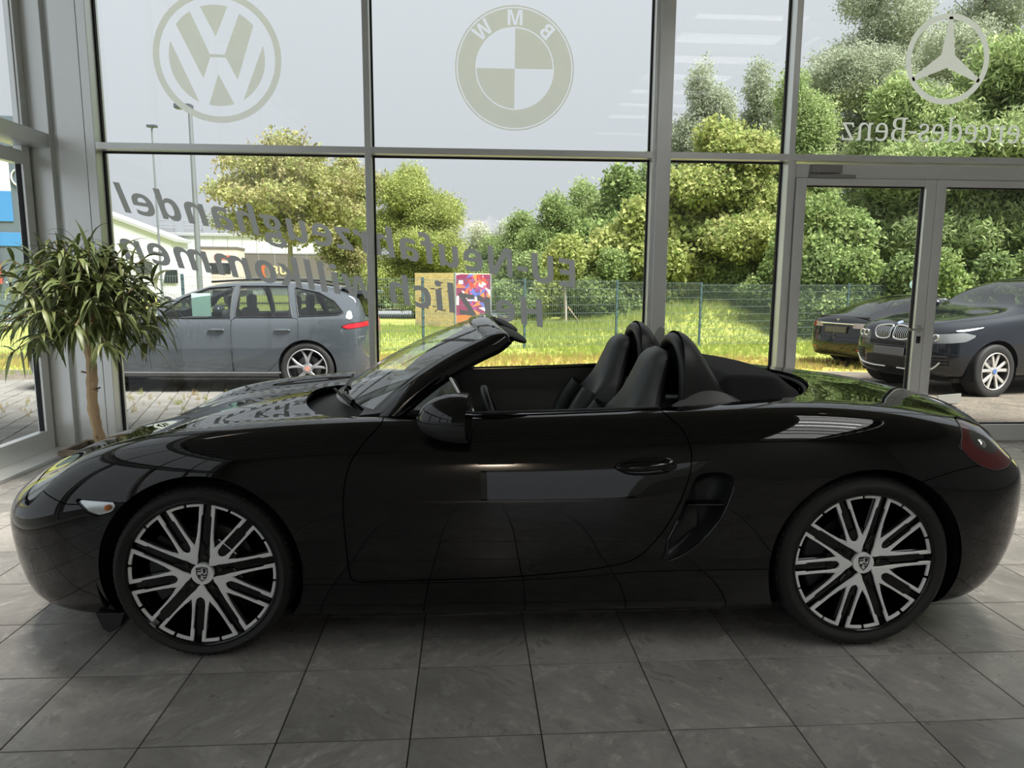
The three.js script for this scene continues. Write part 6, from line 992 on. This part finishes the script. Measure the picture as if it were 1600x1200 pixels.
// ---------------------------------------------------------------- potted long-leaf fig in the corner
{
  const px = -1.28, pz = -2.80, g = thing('potted_fig', 'potted fig tree with long drooping leaves and pale knotted trunk in the corner', 'plant', [px, 0, pz]);
  const potM = std(lin(0.34, 0.30, 0.24), 0.85, 0, { map: dataTex(128, (u, v) => { const k = 0.75 + 0.5 * tn(u, v, 9, 4); return [k, k * 0.96, k * 0.9]; }, { srgb: true }) });
  const pot = (y0, y1, a0, a1, m, n) => { const q = new THREE.CylinderGeometry(a1 * Math.SQRT2, a0 * Math.SQRT2, y1 - y0, 4, 1, n); q.rotateY(Math.PI / 4); q.translate(0, (y0 + y1) / 2, 0); return q; };
  mesh('pot', [pot(0, 0.15, 0.14, 0.165)], potM, g); mesh('pot_rim', [rbox(-0.19, 0.19, 0.145, 0.185, -0.19, -0.155, 0.008), rbox(-0.19, 0.19, 0.145, 0.185, 0.155, 0.19, 0.008), rbox(-0.19, -0.155, 0.145, 0.185, -0.155, 0.155, 0.008), rbox(0.155, 0.19, 0.145, 0.185, -0.155, 0.155, 0.008)], potM, g);
  mesh('soil', box(-0.16, 0.16, 0.12, 0.155, -0.16, 0.16), std(lin(0.05, 0.035, 0.025), 1), g);
  const bark = std(lin(0.52, 0.38, 0.23), 0.8, 0, { bumpMap: texGrain, bumpScale: 0.002 }), trunk = tube([[0.03, 0.13, 0.0], [-0.005, 0.30, 0.0], [-0.02, 0.5, 0.01], [-0.012, 0.72, 0.0], [-0.01, 0.92, 0], [0.0, 1.08, 0]], 0.036, 60, 14);
  { const p = trunk.attributes.position; for (let i = 0; i < p.count; i++) { const y = p.getY(i), k = 1 + 0.12 * Math.sin(y * 46) * Math.sin(y * 17) + 0.28 * smooth(0.25, 0.15, y), cx = table([0.13, 0.30, 0.5, 0.72, 1.08], [0.03, -0.005, -0.02, -0.012, 0])(y); p.setXYZ(i, cx + (p.getX(i) - cx) * k, y, p.getZ(i) * k); } trunk.computeVertexNormals(); }
  mesh('trunk', trunk, bark, g);
  for (const [y, a, s] of [[0.25, 1.2, 0.016], [0.39, 0.6, 0.013], [0.52, 2.6, 0.012], [0.58, 0.9, 0.022], [0.57, 2.2, 0.014], [0.70, 3.4, 0.014]]) { const q = new THREE.SphereGeometry(1, 12, 8); q.scale(s, s * 0.8, s); q.translate(-0.01 + Math.cos(a) * 0.033, y, Math.sin(a) * 0.033); mesh('trunk_knot', q, bark, g); }
  mesh('cut_stub', [bar([-0.02, 0.58, 0], [0.045, 0.605, 0.02], 0.006), bar([-0.01, 0.70, 0], [-0.075, 0.72, 0.02], 0.006)], std(lin(0.12, 0.08, 0.05), 0.9), g);
  const r = rngOf(21), twigs = [], leaves = [[], [], []], C = V3(0.0, 1.38, 0.02);
  // leaf: long pointed blade bent downwards, seven cross pairs
  const leaf = (o, d, L, w, droop) => { const P = [], I = [], s = V3(0, 1, 0).cross(d).normalize().multiplyScalar(1); if (s.lengthSq() < 0.1) s.set(1, 0, 0); const n = 5, roll = (r() - 0.5) * 1.4, up = d.clone().cross(s).normalize(), ss = s.clone().multiplyScalar(Math.cos(roll)).addScaledVector(up, Math.sin(roll)); let p = o.clone(), dir = d.clone(); for (let i = 0; i <= n; i++) { const t = i / n, ww = w * Math.sin(Math.PI * Math.pow(lerp(0.06, 1, t), 0.75)) * 0.5 + 0.0008; const m = p.clone().addScaledVector(up, -0.12 * w); P.push(...p.clone().addScaledVector(ss, ww).toArray(), ...m.toArray(), ...p.clone().addScaledVector(ss, -ww).toArray()); dir.y -= droop / n; dir.normalize(); p.addScaledVector(dir, L / n); } for (let i = 0; i < n; i++) { const a = i * 3; I.push(a, a + 1, a + 3, a + 1, a + 4, a + 3, a + 1, a + 2, a + 4, a + 2, a + 5, a + 4); } return geoOf(P, null, I); };
  for (let b = 0; b < 70; b++) {
    const a = b * 2.39996, el = lerp(-0.6, 1.3, Math.pow((b + 0.5) / 70, 0.85)), d = V3(Math.cos(a) * Math.cos(el), Math.sin(el), Math.sin(a) * Math.cos(el)), len = (0.40 + 0.16 * r()) * (1 - 0.05 * Math.sin(el)), start = V3(0, lerp(0.92, 1.12, r()), 0), end = V3(0, 1.16, 0).addScaledVector(d, len);
    const midp = start.clone().lerp(end, 0.5).add(V3(0, 0.05, 0)); twigs.push(tube([start.toArray(), midp.toArray(), end.toArray()], 0.0045, 10, 5));
    const cv = new THREE.CatmullRomCurve3([start, midp, end]);
    for (let k = 0; k < 22; k++) { const t = 0.3 + 0.7 * (k + r() * 0.8) / 22, o = cv.getPoint(t), out = V3(r() - 0.5, (r() - 0.35) * 0.8, r() - 0.5).normalize().lerp(d, 0.45).normalize(); if (o.z < -0.40) continue; leaves[Math.floor(r() * 3)].push(leaf(o, out, 0.16 + 0.10 * r(), 0.022 + 0.010 * r(), 1.1 + 1.1 * r())); }
  }
  mesh('branches', twigs, bark, g);
  [[0.135, 0.18, 0.06], [0.155, 0.20, 0.065], [0.20, 0.24, 0.08]].forEach((c, i) => { const all = leaves[i], m = new THREE.MeshPhysicalMaterial({ color: lin(...c), roughness: 0.42, side: THREE.DoubleSide }); all.slice(0, 98).forEach((q) => mesh('leaf', q, m, g)); if (all.length > 98) mesh('leaves', all.slice(98), m, g).userData.kind = 'stuff'; });
}

renderer.render(scene, camera);
